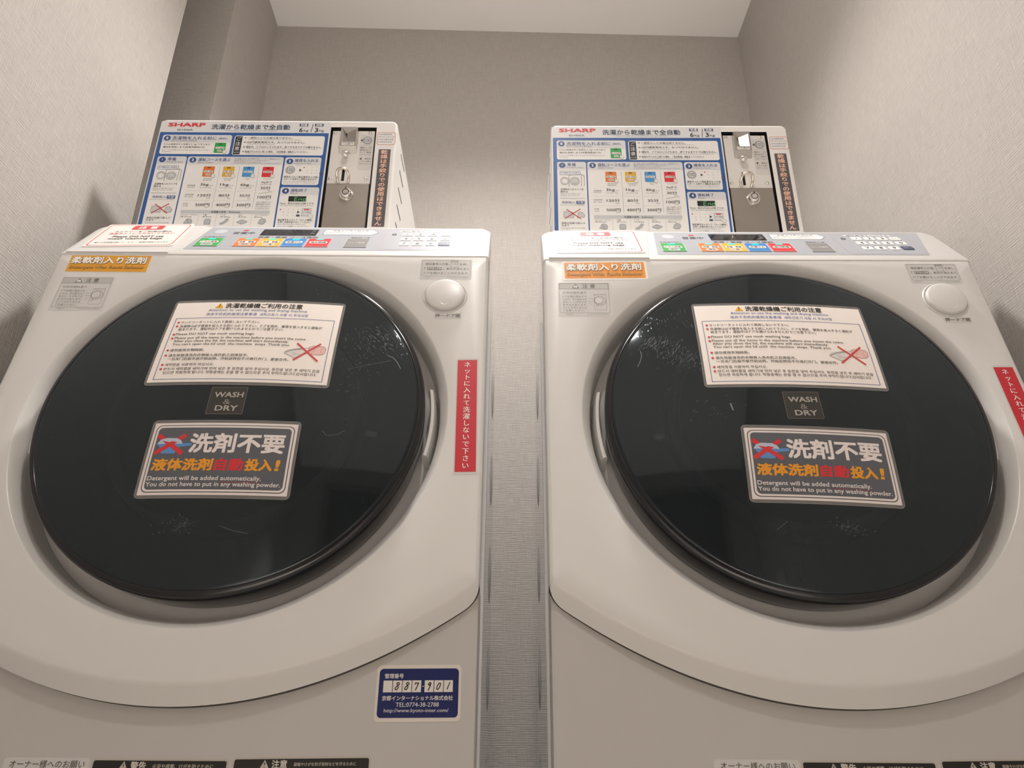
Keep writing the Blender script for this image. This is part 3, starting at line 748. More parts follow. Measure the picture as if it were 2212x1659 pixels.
# ------------------------------------------------------------------ wear and painted lamp glints on the door covers
def scratch_glint_mat():
    m = bpy.data.materials.new('pale_scratch_glint'); m.use_nodes = True; nt = m.node_tree
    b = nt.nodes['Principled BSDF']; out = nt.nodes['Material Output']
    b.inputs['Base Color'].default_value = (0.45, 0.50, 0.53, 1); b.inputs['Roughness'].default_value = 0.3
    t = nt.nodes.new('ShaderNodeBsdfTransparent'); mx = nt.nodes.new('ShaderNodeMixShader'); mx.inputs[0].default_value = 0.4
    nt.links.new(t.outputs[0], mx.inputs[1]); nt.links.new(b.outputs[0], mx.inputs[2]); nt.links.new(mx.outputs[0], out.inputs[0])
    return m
SCRATCH_GLINT = scratch_glint_mat()
def scratches_and_glints(on, seed, clusters, longs):
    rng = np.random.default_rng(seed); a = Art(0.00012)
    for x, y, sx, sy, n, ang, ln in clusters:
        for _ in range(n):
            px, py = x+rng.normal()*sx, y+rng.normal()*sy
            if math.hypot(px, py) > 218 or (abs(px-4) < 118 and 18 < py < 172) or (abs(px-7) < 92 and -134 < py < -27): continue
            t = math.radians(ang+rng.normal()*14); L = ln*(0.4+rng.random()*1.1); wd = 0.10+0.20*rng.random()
            a.line([(px, py), (px+L*math.cos(t), py+L*math.sin(t))], wd, SCRATCH_GLINT, 0)
    for pts, wd in longs: a.line(pts, wd, SCRATCH_GLINT, 1)
    return tag(a.build('scratch_and_glint_marks', on_door, on, label='pale wiping scratch lines and painted lamp glints'), kind='stuff')
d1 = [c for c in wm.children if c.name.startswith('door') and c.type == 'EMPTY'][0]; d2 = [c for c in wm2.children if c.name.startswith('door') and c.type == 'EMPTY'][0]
scratches_and_glints(d1, 3, [(165, 108, 18, 12, 120, -52, 3.6), (150, 85, 22, 22, 70, -60, 3.0), (140, 40, 14, 22, 30, 35, 3.0), (-30, -158, 11, 6, 34, -48, 2.6), (-16, -161, 5, 3, 30, 60, 2.4), (95, 185, 14, 8, 8, -80, 4)],  # the lowest clusters paint the lamp's glint in the inner bowl
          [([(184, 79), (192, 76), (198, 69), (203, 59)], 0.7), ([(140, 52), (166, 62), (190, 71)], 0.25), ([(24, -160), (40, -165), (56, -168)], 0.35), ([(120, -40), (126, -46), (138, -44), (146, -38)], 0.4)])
scratches_and_glints(d2, 8, [(-165, 102, 14, 6, 120, 55, 3.6), (-140, 82, 14, 8, 130, 62, 3.4), (-122, 66, 8, 7, 60, 60, 3.0), (-130, 140, 14, 14, 26, 80, 4), (-112, -6, 22, 14, 30, 30, 2.6), (14, -156, 7, 4, 30, 50, 2.4), (30, -161, 8, 4, 22, 38, 2.6)],  # last two clusters draw the bowl's lamp glint as pale lines
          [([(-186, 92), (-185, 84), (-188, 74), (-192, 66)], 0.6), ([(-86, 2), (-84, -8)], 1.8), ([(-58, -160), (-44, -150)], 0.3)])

# ------------------------------------------------------------------ coin box
cb = empty('coin_box', ML)
tag(cb, 'white coin box with instruction panel on the washing machine that has the blue number sticker', 'coin box', 'coin boxes standing behind the control panels')
BX0, BX1, BZ0, BZ1, BYB = -0.2880, 0.1364, 1.0482, 1.3120, 0.335
WX0, WX1, WZ0, WZ1 = 0.0180, 0.0996, 1.0800, 1.2966
def build_housing():
    b = MB(); R = 0.011
    def outline(ins):
        P = [(BX0+ins, BZ0+0.0005), (BX1-ins, BZ0+0.0005)]; r = max(R-ins, 0.002); z1 = BZ1-ins
        for i in range(9): t = math.pi/2*i/8; P.append((BX1-ins-r+r*math.cos(t), z1-r+r*math.sin(t)))
        for i in range(9): t = math.pi/2+math.pi/2*i/8; P.append((BX0+ins+r+r*math.cos(t), z1-r+r*math.sin(t)))
        return P
    levels = [(0.0035, YC), (0.0012, YC+0.0008), (0.0, YC+0.0035), (0.0, BYB)]
    V = []; n = 20
    for ins, y in levels:
        for x, z in outline(ins):
            zz = z-(0.026 if (y == BYB and z > 1.2) else 0); V.append((x, y, zz))
    F = []
    for k in range(3): F += [(k*n+i, k*n+(i+1) % n, (k+1)*n+(i+1) % n, (k+1)*n+i) for i in range(n)]
    F.append(tuple(range(3*n, 4*n)))
    b.add(V, F)
    P = outline(0.0035)      # front face around the coin window
    left = [P[0], (WX0, P[0][1]), (WX0, P[11][1])]+P[11:]
    right = [(WX1, P[1][1]), P[1]]+P[2:11]+[(WX1, P[10][1])]
    top = [(WX0, WZ1), (WX1, WZ1), (WX1, P[10][1]), (WX0, P[11][1])]
    bot = [(WX0, P[0][1]), (WX1, P[0][1]), (WX1, WZ0), (WX0, WZ0)]
    for poly in (left, right, top, bot): b.add([(x, YC, z) for x, z in poly], [tuple(range(len(poly)))])
    d = 0.009; q = [(WX0, WZ0), (WX1, WZ0), (WX1, WZ1), (WX0, WZ1)]
    b.add([(x, YC, z) for x, z in q]+[(x, YC+d, z) for x, z in q], [(i, (i+1) % 4, 4+(i+1) % 4, 4+i) for i in range(4)]+[(4, 5, 6, 7)], 1)
    for sx, X in ((1, BX1), (-1, BX0)):
        for z in (1.284, 1.2465, 1.2085, 1.1705, 1.1325, 1.0945):
            b.box(min(X-0.002*sx, X+0.0003*sx), max(X-0.002*sx, X+0.0003*sx), -0.034, 0.013, z-0.0030, z+0.0006, 1)
    return b.build('housing', [WHITE_BOX, BLACK], cb)
build_housing()

# --- printed instruction board
BL_ = '2f5c9c'; HB = 'd5d7da'; BW = 'e9e8e6'; TX = '3c3f46'; TB = '4a5a86'; LG = '77797d'
a = Art(0.0002)
a.slab(-287, 1050, 18, 1308, 'dcdddf', r=3)
a.rect(-285, 1052, 15.2, 1282.4, BL_, 1)
a.text('SHARP', -273.8, -207.2, 1299.4, 'd23a3e', 3, h=8.6, bold=0.034)
a.text('ES-HD63L', -255.6, -227.2, 1287.8, TX, 3, h=4.2, bold=0.01)
a.text('洗濯から乾燥まで全自動', -195.6, -55.6, 1295.2, '46556f', 3, h=12, bold=0.018)
a.text('Full automatic from WASHING through DRYING', -171, -78, 1286.6, '7b8089', 3, h=3.3, res=1)
for x, t, k in ((-39, '洗濯', '6'), (-11.5, '洗乾', '3')):
    a.rect(x, 1297.6, x+15.6, 1304, '475478', 2, r=1); a.text(t, x+2, x+13.6, 1300.8, 'e4e4e6', 3, bold=0.02)
    a.text(k, x+0.6, x+7.0, 1289.3, '3a3d44', 3, h=10, bold=0.015); a.text('kg', x+8.6, x+17.4, 1287.6, '3a3d44', 3, h=6.6)
a.line([(-17, 1284.5), (-15, 1303.5)], 1.1, '3a3d44', 2)
def pane(x0, z0, x1, z1, hz):
    a.rect(x0, z0, x1, z1, BW, 2, r=4)
    if hz: a.rect(x0, hz, x1, z1, HB, 3, r=4); a.rect(x0, hz, x1, hz+4, HB, 4)
def num(t, x, z, c='2f4f86'): a.disc(x, z, 5.9, c, 5); a.textc(t, x, z, 8.6, 'f2f1ee', 7, bold=0.03)
pane(-278.3, 1233.4, -155.4, 1276.4, 1259.4)
num('0', -269.8, 1268.4); a.text('洗濯物を入れる前に', -261, -182.3, 1269.0, TB, 7, h=8.0, bold=0.01); a.text('(無料)', -179, -163.5, 1268, TB, 7, h=5)
a.text('Before laundry [FREE]', -261.2, -216.8, 1262.6, LG, 7, h=3.6, res=1)
a.text('ドラム洗浄ボタンを押すと Ag⁺イオン水で', -273.7, -191.8, 1254.6, TX, 5, h=4.6, bold=0.01); a.text('槽内を洗浄します(所要時間:約1分)', -273.8, -200, 1248.4, TX, 5, h=4.6, bold=0.01)
a.text('Press "ドラム洗浄" button to wash the tub with Ag⁺ ion water', -273.9, -191.7, 1242.4, LG, 5, h=3, res=1); a.text('(1 minute)', -273.9, -258.5, 1238.3, LG, 5, h=2.8, res=1)
def card(x, z, c, l1, l2=None):
    a.rect(x, z, x+19.5, z+22, c, 4, r=1.5); a.rect(x+6.5, z+18.4, x+12.5, z+20.2, '2c2a28', 5)
    a.rect(x+1.6, z+8.8, x+18, z+13.4, 'e4e1dc', 5, r=2); a.text(l1, x+2.8, x+16.8, z+11.1, '55524e', 7, h=3.4)
    if l2: a.rect(x+5.5, z+2.4, x+14, z+6.8, 'e4e1dc', 5, r=2); a.text(l2, x+7, x+12.6, z+4.6, '55524e', 7, h=3)
    # pointing hand
    a.fan([(x+16, z+9.0), (x+17.3, z+8.6), (x+18.6, z+5.4), (x+21.5, z+4.2), (x+22.6, z+2.0), (x+21.8, z-1.4), (x+19.4, z-2.4), (x+16.8, z-0.6), (x+14.4, z+2.8), (x+15.4, z+3.4), (x+16.8, z+2.4)], 'e6e3df', 8)
    a.line([(x+16, z+9.0), (x+17.3, z+8.6), (x+18.6, z+5.4), (x+21.5, z+4.2), (x+22.6, z+2.0), (x+21.8, z-1.4), (x+19.4, z-2.4), (x+16.8, z-0.6), (x+14.4, z+2.8), (x+15.4, z+3.4), (x+16.8, z+2.4), (x+16, z+9)], 0.4, '8f8c88', 9)
card(-183, 1236.6, '2fa04c', 'ドラム洗浄', '無料')
pane(-150.6, 1232.3, 9.4, 1275.6, None)
a.rect(-149, 1233.6, -136.7, 1273.9, '2a2d35', 5, r=1); a.vtext('ご注意', -142.9, 1241, 1273, 9.2, 'eceae6', 7, 0.01); a.text('NOTICE', -147.6, -138, 1237.6, 'eceae6', 7, h=3, res=1)
for z, z2, x1, t, e, x2 in ((1270.6, 1266.4, -48.4, '一度投入したお金は戻りません。', 'Once you put coins into the machine, the coins will not be returned', -33.6),
                    (1260.6, 1256.2, -25.5, '100円硬貨専用です。おつりはでません。', '100 yen coins only. No change given.', -76.6),
                    (1250.2, 1245.8, 5.8, '運転中、ドアはロックされます。終了するまでドアは開きません。', 'While the machine is in operation the door will be locked. It will not open until finished', -2.2),
                    (1239.6, 1235.2, -17.8, '乾燥が不十分だと感じた場合、「追加乾燥」運転をしてください。', 'If drying feels insufficient, please operate "dry more" course', -44)):
    a.disc(-131.4, z, 1.2, '33363d', 5, n=10); a.text(t, -128, x1, z, TX, 5, h=4.9, bold=0.006); a.text(e, -126, x2, z2, LG, 5, h=2.5, res=1)
pane(-278.4, 1052, -227.4, 1228.2, 1212)
num('1', -269.4, 1220.6); a.text('準備', -260.6, -245.6, 1221.9, TB, 7, h=7.6, bold=0.01); a.text('Ready to Start', -260.8, -232.3, 1215.6, LG, 7, h=3.4, res=1)
a.frame(-274.4, 1199.4, -238, 1208, 0.6, '6a7fa8', 4, r=1.5); a.rect(-273.8, 1200, -238.6, 1207.4, 'dfe1e6', 3, r=1.5); a.text('ドア開ボタンを押す', -272.4, -240, 1203.8, '52607e', 7, h=4)
G = '6c6e72'
a.ring(-265.6, 1186.5, 7.6, 0.7, G, 5, ry=8.4); a.ring(-265.6, 1186.5, 5.4, 0.5, G, 5, ry=6.2); a.line([(-258, 1199), (-236, 1200.4), (-231.6, 1198), (-231.6, 1176)], 0.7, G, 5); a.line([(-258, 1199), (-258.4, 1174)], 0.7, G, 5); a.line([(-236, 1200), (-236.6, 1175)], 0.7, G, 5)
a.disc(-248, 1186, 8.6, 'd3d4d6', 4); a.ring(-248, 1186, 8.6, 0.7, G, 5); a.ring(-248, 1186, 6, 0.6, G, 5); a.ring(-248, 1183, 2.6, 0.5, G, 5)
a.text('洗濯物を入れてドアを', -273.2, -233.4, 1168.5, TX, 5, h=4.4, bold=0.008); a.text('閉める', -273.3, -261.3, 1163.4, TX, 5, h=4.4, bold=0.008)
a.text('Put your laundry in and', -273.4, -239.4, 1159, LG, 5, h=3, res=1); a.text('shut the door properly.', -273.5, -240.6, 1155.4, LG, 5, h=3, res=1)
a.line([(-275.3, 1149.3), (-231.5, 1149.3)], 0.6, '8b8d91', 5)
a.text('洗剤投入', -271.9, -248, 1141, TB, 5, h=5.4, bold=0.012); a.rect(-247, 1137.4, -232.4, 1144.2, '4a6aa0', 4, r=1); a.text('不要', -245, -234.4, 1140.8, 'eceae6', 7, h=5); a.text('No need to put in the detergent', -274.5, -233.5, 1135.4, LG, 5, h=2.7, res=1)
a.fan([(-269, 1110), (-268.4, 1122), (-258, 1122.4), (-252, 1119), (-252, 1109)], 'c6c8cb', 4); a.line([(-269, 1110), (-268.4, 1122), (-258, 1122.4), (-252, 1119), (-252, 1109), (-269, 1110)], 0.5, G, 5)
a.fan([(-246, 1109), (-244, 1120), (-238, 1121), (-233, 1115), (-234, 1110)], 'c6c8cb', 4); a.line([(-246, 1109), (-244, 1120), (-238, 1121), (-233, 1115), (-234, 1110), (-246, 1109)], 0.5, G, 5)
a.line([(-264, 1126.5), (-240, 1107)], 1.6, 'c9342f', 6); a.line([(-240, 1127), (-267, 1107.4)], 1.6, 'c9342f', 6)
a.text('洗剤が自動で投入さ', -273.2, -233, 1098, TX, 5, h=4.2, bold=0.008); a.text('れます', -272.9, -259.9, 1093.4, TX, 5, h=4, bold=0.008); a.text('Detergent will automatically', -273, -233.3, 1087.8, LG, 5, h=2.8, res=1); a.text('be added', -273, -259, 1083, LG, 5, h=2.8, res=1)
pane(-225.2, 1052, -57.6, 1228.2, 1211.6)
num('2', -216, 1220.4); a.text('運転コースを選ぶ', -206.9, -150.5, 1221.4, TB, 7, h=7.6, bold=0.01); a.text('Select Course', -206.7, -179.6, 1215.2, LG, 7, h=3.4, res=1)
a.text('短い時間の表示の目安時間を表示しています。運転状況により', -143.3, -63.1, 1223.8, LG, 7, h=3, res=1); a.text('途中で終了することがあります', -143.5, -83.7, 1219.8, LG, 7, h=3, res=1)
a.text('The remaining time is an estimated time', -143.5, -98, 1216.4, LG, 7, h=2.2, res=1); a.text('It may terminate depending on the operating conditions', -143.9, -62.9, 1213.6, LG, 7, h=2.2, res=1)
card(-194.4, 1184.6, 'd9762f', '洗濯・乾燥', '標準'); card(-160, 1184.6, 'd9ab35', '洗濯・乾燥', '少量'); card(-125.6, 1184.6, '4a93cf', '洗濯のみ'); card(-91.6, 1184.6, 'd8333a', '追加乾燥')
for x in (-166.3, -132.2, -97.8): a.line([(x, 1207.5), (x, 1118.5)], 0.45, '9b9da1', 4)
for x0, x1, t in ((-191, -175.6, 'Wash&Dry'), (-156.5, -141, 'Wash&Dry'), (-118, -111, 'Wash'), (-87, -74, 'Dry more')): a.text(t, x0, x1, 1180.2, LG, 5, h=2.8, res=1)
for x0, x1, t in ((-191, -177, '[Regular]'), (-154, -144, '[Less]')): a.text(t, x0, x1, 1177, LG, 5, h=2.8, res=1)
a.text('洗濯容量', -216.2, -202.4, 1165.6, LG, 5, h=3, res=1); a.text('Capacity', -216.2, -203.6, 1161.8, LG, 5, h=2.8, res=1)
a.text('目安時間', -216.2, -202.2, 1146.2, LG, 5, h=3, res=1); a.text('Est. Time', -216.3, -202.3, 1142, LG, 5, h=2.8, res=1); a.text('料金', -216.5, -208.2, 1127.2, LG, 5, h=3, res=1); a.text('Coins', -216.6, -207.9, 1123, LG, 5, h=2.8, res=1)
for x, k, mn, y in ((-194.4, '3kg', '120分', '500円'), (-160, '1kg', '80分', '400円'), (-125, '6kg', '35分', '300円')):
    a.text(k, x, x+15, 1167, TX, 5, h=7.2, bold=0.012); a.text('まで', x+16.4, x+22.6, 1165.4, LG, 5, h=2.8, res=1); a.text('less than '+k, x, x+20, 1160.8, LG, 5, h=2.8, res=1)
    w0 = 22.6 if mn == '120分' else 18.8
    a.text(mn, x+(0 if w0 > 20 else 1.4), x+(0 if w0 > 20 else 1.4)+w0, 1145, TX, 5, h=6.8, bold=0.012); a.text('min', x+16, x+22, 1139.2, LG, 5, h=2.4, res=1)
    a.text(y, x-1, x+23, 1125.2, TX, 5, h=6.8, bold=0.012); a.text('yen', x+16, x+21.5, 1119.6, LG, 5, h=2.4, res=1)
for z in (1154.4, 1134.5):
    for x0, x1 in ((-216.4, -169.4), (-164.5, -136), (-130.5, -101.5)): a.dots(x0, x1, z, '9b9da1', 5)
a.text('3kgまで', -90.1, -71.6, 1173, TX, 5, h=4.6, bold=0.01); a.text('less than 3kg', -90.4, -71.9, 1168.8, LG, 5, h=2.8, res=1); a.text('30分', -89.7, -72.1, 1161.3, TX, 5, h=6.8, bold=0.012); a.text('min', -77, -72, 1156, LG, 5, h=2.4, res=1); a.line([(-92.3, 1149), (-68.3, 1153.7)], 0.5, G, 5)
a.text('100円', -92.2, -69.3, 1142, TX, 5, h=6.8, bold=0.012); a.text('yen', -77, -72, 1136.8, LG, 5, h=2.4, res=1)
a.text('ボタンを押すことで', -92.6, -67.7, 1131, TX, 5, h=3.2, res=1); a.text('時間を追加できます', -92.9, -68, 1126.8, TX, 5, h=3.2, res=1); a.text('Press the button', -92.7, -68.4, 1122.4, LG, 5, h=3, res=1); a.text('to add the time', -92.9, -69.3, 1118.4, LG, 5, h=3, res=1)
a.rect(-217.4, 1107.2, -67.2, 1114.4, 'c3c5c9', 3); a.text('洗濯量の目安', -166.4, -141, 1110.8, TX, 5, h=4.4, bold=0.008); a.text('Reference', -135.5, -116.5, 1110.6, TX, 5, h=3.6)
for x0, x1, t, u, x2 in ((-216.3, -189.5, 'ワイシャツ・ブラウス', '1枚 約200g', -197.3), (-179.2, -172.6, '下着', '1枚 約130g', -163.9), (-149.2, -141, 'くつ下', '1足 約50g', -133), (-119.4, -111.7, 'タオル', '1枚 約70g', -105.2), (-91.9, -69.9, 'パジャマ(上下)', '約500g', -78.4)):
    a.text(t, x0, x1, 1104.6, TX, 5, h=2.9, res=1); a.text(u, x0, x2, 1100.6, TX, 5, h=3.2, res=1)
def pic(P, x, z, c='b4b6b9'): a.fan([(x+p, z+q) for p, q in P], c, 4); a.line([(x+p, z+q) for p, q in P+P[:1]], 0.45, '5d5f63', 5)
pic([(-7, -4), (-4, 2), (-3, 5), (1, 6), (5, 4), (7, 1), (6, -5), (1, -6), (-2, -5)], -202, 1091); a.line([(-205, 1096), (-202, 1091), (-200, 1085.5)], 0.4, '5d5f63', 6)
pic([(-5, -5.5), (-5.5, 2), (-3.5, 5.2), (3.5, 5.2), (5.5, 2), (5, -5.5)], -169.5, 1091)
pic([(3, 6), (7, 5), (4, -1), (-2, -5), (-7, -5.5), (-7, -3), (-1, 0)], -141, 1091)
pic([(-8.5, 0), (-1, 4.6), (8, 1), (8, -1), (0, -5), (-8.5, -1.5)], -111, 1091)
pic([(-6, -4), (-4, 3), (0, 6), (5, 5), (7, 0), (4, -5), (0, -6)], -78, 1092)
for x in (-186, -156, -125.5, -96): a.line([(x, 1106), (x, 1060)], 0.3, 'a9abaf', 4)
pane(-55, 1168.4, 8.4, 1228, 1211.2)
num('3', -46.4, 1218.8); a.text('硬貨を入れる', -37.8, 3.2, 1220.9, TB, 7, h=7.2, bold=0.01); a.text('Deposit Coins', -38.3, -9.1, 1214.4, LG, 7, h=3.4, res=1)
def coin(x, z, r):
    a.disc(x, z, r, 'cfd0d2', 4); a.ring(x, z, r, 0.7, G, 5); a.ring(x, z, r-1.3, 0.4, G, 5); a.text('100', x-r*0.62, x+r*0.62, z, G, 5, h=r*0.95)
coin(-43.4, 1200.4, 8.2); a.tri([(-27.6, 1196.8), (-23.4, 1199.8), (-27.6, 1203)], '3f434b', 5)
def keys(x, z, st):
    a.rect(x-6.6, z-1, x-4.4, z+1, 'c9342f', 5)
    for i, ch in enumerate(['1', '2', '3', 'クリア', '4', '5', '6', '0', '7', '8', '9']):
        xx = x+8.4*(i % 4); zz = z-6.1*(i//4)
        if len(ch) > 1: a.text(ch, xx-2.6, xx+2.6, zz, LG, 5, h=1.6, res=1)
        else: a.textc(ch, xx, zz, 3.0, LG, 5, res=1)
    a.rect(x+22.4, z-14.4, x+28.4, z-10.2, '33415f', 5, r=1); a.text('スタート', x+23, x+27.8, z-12.3, 'd8dbe0', 7, h=1.6, res=1)
keys(-14.4, 1205.8, None)
a.text('硬貨を入れて暗証番号を入力後', -52.6, 5.9, 1185.2, TX, 5, h=4.4, bold=0.008); a.text('スタートを押すと運転を始めます', -53, 4.3, 1180.4, TX, 5, h=4.2, bold=0.008)
a.text('Insert the coins and set 4-digit numbers for', -52.4, 5.5, 1175.6, LG, 5, h=2.6, res=1); a.text('security. Press "スタート" button to start.', -52.7, 3, 1172, LG, 5, h=2.6, res=1)
pane(-54.9, 1052, 11.6, 1163.6, 1148)
num('4', -45.8, 1155.5); a.text('運転終了', -37.3, -9, 1156.8, TB, 7, h=6.6, bold=0.01); a.text('Finish', -36.8, -25.3, 1150.6, LG, 7, h=3.2, res=1)
a.rect(-39, 1133.6, -8.4, 1144.6, '16231c', 4); 
LG2 = '7fdc94'
def seg(x, z, on, s=1.0):
    w_, h_ = 4.4, 3.6; sk = 0.5
    S = {'a': ((0, 2*h_), (w_, 2*h_)), 'g': ((0, h_), (w_, h_)), 'd': ((0, 0), (w_, 0)), 'f': ((0, h_), (0, 2*h_)), 'e': ((0, 0), (0, h_)), 'b': ((w_, h_), (w_, 2*h_)), 'c': ((w_, 0), (w_, h_))}
    for k in on:
        p, q = S[k]; a.line([(x+p[0]+p[1]*0.12, z+p[1]), (x+q[0]+q[1]*0.12, z+q[1])], 0.75, LG2, 6)
seg(-28.5, 1135.4, 'adefg'); seg(-21, 1135.4, 'ceg'); seg(-14, 1135.4, 'bcdeg')
a.text('「End」表示が出れば終了です', -52.3, 5.2, 1129.4, TX, 5, h=4.2, bold=0.008); a.text('"End" sign will be displayed when finished', -51.6, 4.8, 1125, LG, 5, h=2.6, res=1)
keys(-44.2, 1117, None)
a.tri([(-20.6, 1108.6), (-16.4, 1111.6), (-20.6, 1114.6)], '3f434b', 5)
a.rect(-13, 1103.6, 2.6, 1119.4, 'd6d7d9', 4, r=1); a.frame(-13, 1103.6, 2.6, 1119.4, 0.5, G, 5, r=1); a.rect(-9.6, 1115.6, -0.8, 1118, 'd2484a', 5, r=0.8); a.text('ロック解除', -11.4, 1, 1111.4, TX, 5, h=2.6, res=1)
hp = [(-0.6, 1108.6), (0.8, 1107.6), (3.6, 1106.2), (6.2, 1105), (7, 1101.6), (5.4, 1099.4), (2.4, 1100), (0, 1102.6), (-2, 1105.6)]
a.fan(hp, 'e6e3df', 7); a.line(hp+hp[:1], 0.4, '8f8c88', 8)
a.text('暗証番号を入力して「ロック解除」', -51.5, 6.8, 1095.6, TX, 5, h=4.2, bold=0.008); a.text('を押し衣類を取り出してください', -51.1, 3.9, 1091, TX, 5, h=4, bold=0.008)
a.text('Enter the security number and', -51, -3.9, 1086.6, LG, 5, h=2.9, res=1); a.text('press "ロック解除" to open the door', -51, 2, 1082.4, LG, 5, h=2.9, res=1)
a.build('instruction_board', on_coin, cb)

# --- dark strip with vertical lettering and coin notice
a = Art(0.0002); a.slab(107.0, 1083.6, 128.2, 1247.6, '5a595c', r=0.5)
t = '乾燥は手絞りでの使用はできません'
for i, (dx, dz) in enumerate(((-0.45, 0), (0.45, 0), (0, -0.45), (0, 0.45))): a.vtext(t, 117.4+dx, 1085+dz, 1246+dz, 12.6, 'cf8f74', 2+0.9*i, 0.012, sy=9.7)
a.vtext(t, 117.4, 1085, 1246, 12.6, 'f3dccb', 7, 0.0, sy=9.7)
a.build('drying_warning_sticker', on_coin, cb, label='dark grey strip with pale vertical lettering')
a = Art(0.00015); a.slab(102, 1257.5, 135, 1285.6, 'e6e4e0', r=4); a.frame(102, 1257.5, 135, 1285.6, 0.7, 'c9504c', 1, r=4)
for i, (t, x1) in enumerate((('100円硬貨専用', 128), ('100 yen coins only', 133), ('100日元硬币专用', 131), ('100엔동전전용', 129))): a.text(t, 104.6, x1, 1280.6-5.6*i, '6a6f8c', 3, h=3.4)
a.build('coin_notice_sticker', on_coin, cb, label='small sticker with red outline')

# --- coin mechanism
mech = empty('coin_mechanism', Matrix.Identity(4)); mech.parent = cb
yp = YC+0.0035                      # face of the recessed plate
b = MB()
# plate with a coin-return slot: four pieces round the opening
sx0, sx1, sz0, sz1 = 0.0456, 0.0508, 1.1808, 1.2096
for x0, x1, z0, z1 in ((0.0215, sx0, 1.1752, 1.2912), (sx1, 0.0962, 1.1752, 1.2912), (sx0, sx1, sz1, 1.2912), (sx0, sx1, 1.1752, sz0)): b.box(x0, x1, yp, yp+0.002, z0, z1)
b.build('face_plate', PLATE, mech)
for x, z in ((0.0262, 1.2868), (0.0880, 1.2868), (0.0262, 1.1855), (0.0880, 1.1855)):
    b = MB(); b.lathe((x, yp, z), (1, 0, 0), (0, 0, 1), (0, -1, 0), [(0.0031, 0), (0.0030, 0.0008), (0.0022, 0.0017), (0.0008, 0.0021), (0, 0.0021)], 16); b.build('screw', CHROME, mech, True, 60)
# coin chute: a bevelled hood with a sloping funnel
b = MB(); x0, x1, z0, z1 = 0.0372, 0.0676, 1.2395, 1.2935; dpt = 0.0085; yf_ = yp-dpt
fo = [(x0, z0), (x1, z0), (x1, z1), (x0, z1)]; fi = [(x0+0.0030, z0+0.0205), (x1-0.0026, z0+0.0205), (x1-0.0026, z1-0.003), (x0+0.0030, z1-0.003)]
fb = [(x0+0.0120, z0+0.0225), (x1-0.0032, z0+0.0212), (x1-0.0032, z1-0.0040), (x0+0.0090, z1-0.0095)]
V = [(x, yp, z) for x, z in fo]+[(x+(0.0005 if x == x0 else -0.0005), yf_, z+(0.0110 if z == z0 else -0.0005)) for x, z in fo]+[(x, yf_, z) for x, z in fi]+[(fb[0][0], yf_+0.0065, fb[0][1]), (fb[1][0], yf_+0.0012, fb[1][1]), (fb[2][0], yf_+0.0012, fb[2][1]), (fb[3][0], yf_+0.0065, fb[3][1])]
F = []
for k in range(3): F += [(4*k+i, 4*k+(i+1) % 4, 4*k+4+(i+1) % 4, 4*k+4+i) for i in range(4)]
F.append((12, 13, 14, 15)); b.add(V, F)
b.box(x0+0.0086, x0+0.0100, yf_+0.0052, yf_+0.0056, z0+0.0225, z1-0.0100, 1)
ch_ = b.build('coin_chute', [CASTMETAL, BLACK], mech)
a = Art(0.0002); a.slab(41.5, 1252.2, 63.5, 1258.4, 'dedbd5'); a.text('コイン投入口', 44, 61.5, 1256.6, '3c3a36', 3, h=2.2, bold=0.02, res=1); a.text('100円', 48.5, 56.5, 1253.8, '3c3a36', 3, h=1.8, res=1)
a.build('chute_label', lambda u, z, h: np.array((u, yf_-h, z)), mech)
b = MB(); b.lathe((0.0497, yp, 1.2322), (1, 0, 0), (0, 0, 1), (0, -1, 0), [(0.0036, 0), (0.0036, 0.003), (0.0052, 0.004), (0.0064, 0.007), (0.0064, 0.0095), (0.0052, 0.0122), (0.0028, 0.0138), (0, 0.0142)], 28)
b.build('return_knob', CHROME, mech, True, 60)
pts = [(-0.0086, 0.0, 1.1770), (-0.0096, 0.0030, 1.1812), (-0.0108, 0.0062, 1.1856)]+[(-0.0094*math.cos(t), 0.0120+0.0072*math.sin(t), 1.1884+0.0046*math.sin(t)) for t in np.linspace(0.0, math.pi, 11)]+[(0.0108, 0.0062, 1.1856), (0.0096, 0.0030, 1.1812), (0.0086, 0.0, 1.1770)]
b = MB(); b.tube([(0.0500+p[0], yp-p[1], p[2]) for p in pts], 0.0023, 12); b.build('coin_return_loop', WIRE, mech, True, 60)
a = Art(0.00015); a.slab(71.5, 1204.5, 95.2, 1283.2, 'd3d1cd'); coin(84.6, 1270.2, 8.2); a.tri([(71.9, 1270.2), (76, 1273), (76, 1267.4)], '55524e', 3); a.text('Coin only', 78, 91.5, 1259.8, '8b8985', 3, h=2.2, res=1)
for i, t in enumerate(('運転コースを', '選択後1枚ずつ', 'ゆっくり硬貨を', '入れてください')): a.text(t, 73.4, 93.5, 1253.6-5.2*i, '6c6a66', 3, h=3.4, res=1)
a.tri([(73.4, 1229), (77.4, 1231.8), (77.4, 1226.2)], '55524e', 3); a.text('硬貨が', 83, 94, 1229, '6c6a66', 3, h=3.4, res=1); a.text('つまった時に', 74.6, 94, 1223.4, '6c6a66', 3, h=3.4, res=1); a.text('押してください', 74.6, 94.6, 1218, '6c6a66', 3, h=3.4, res=1)
a.build('coin_label', lambda u, z, h: np.array((u, yp-h, z)), mech)
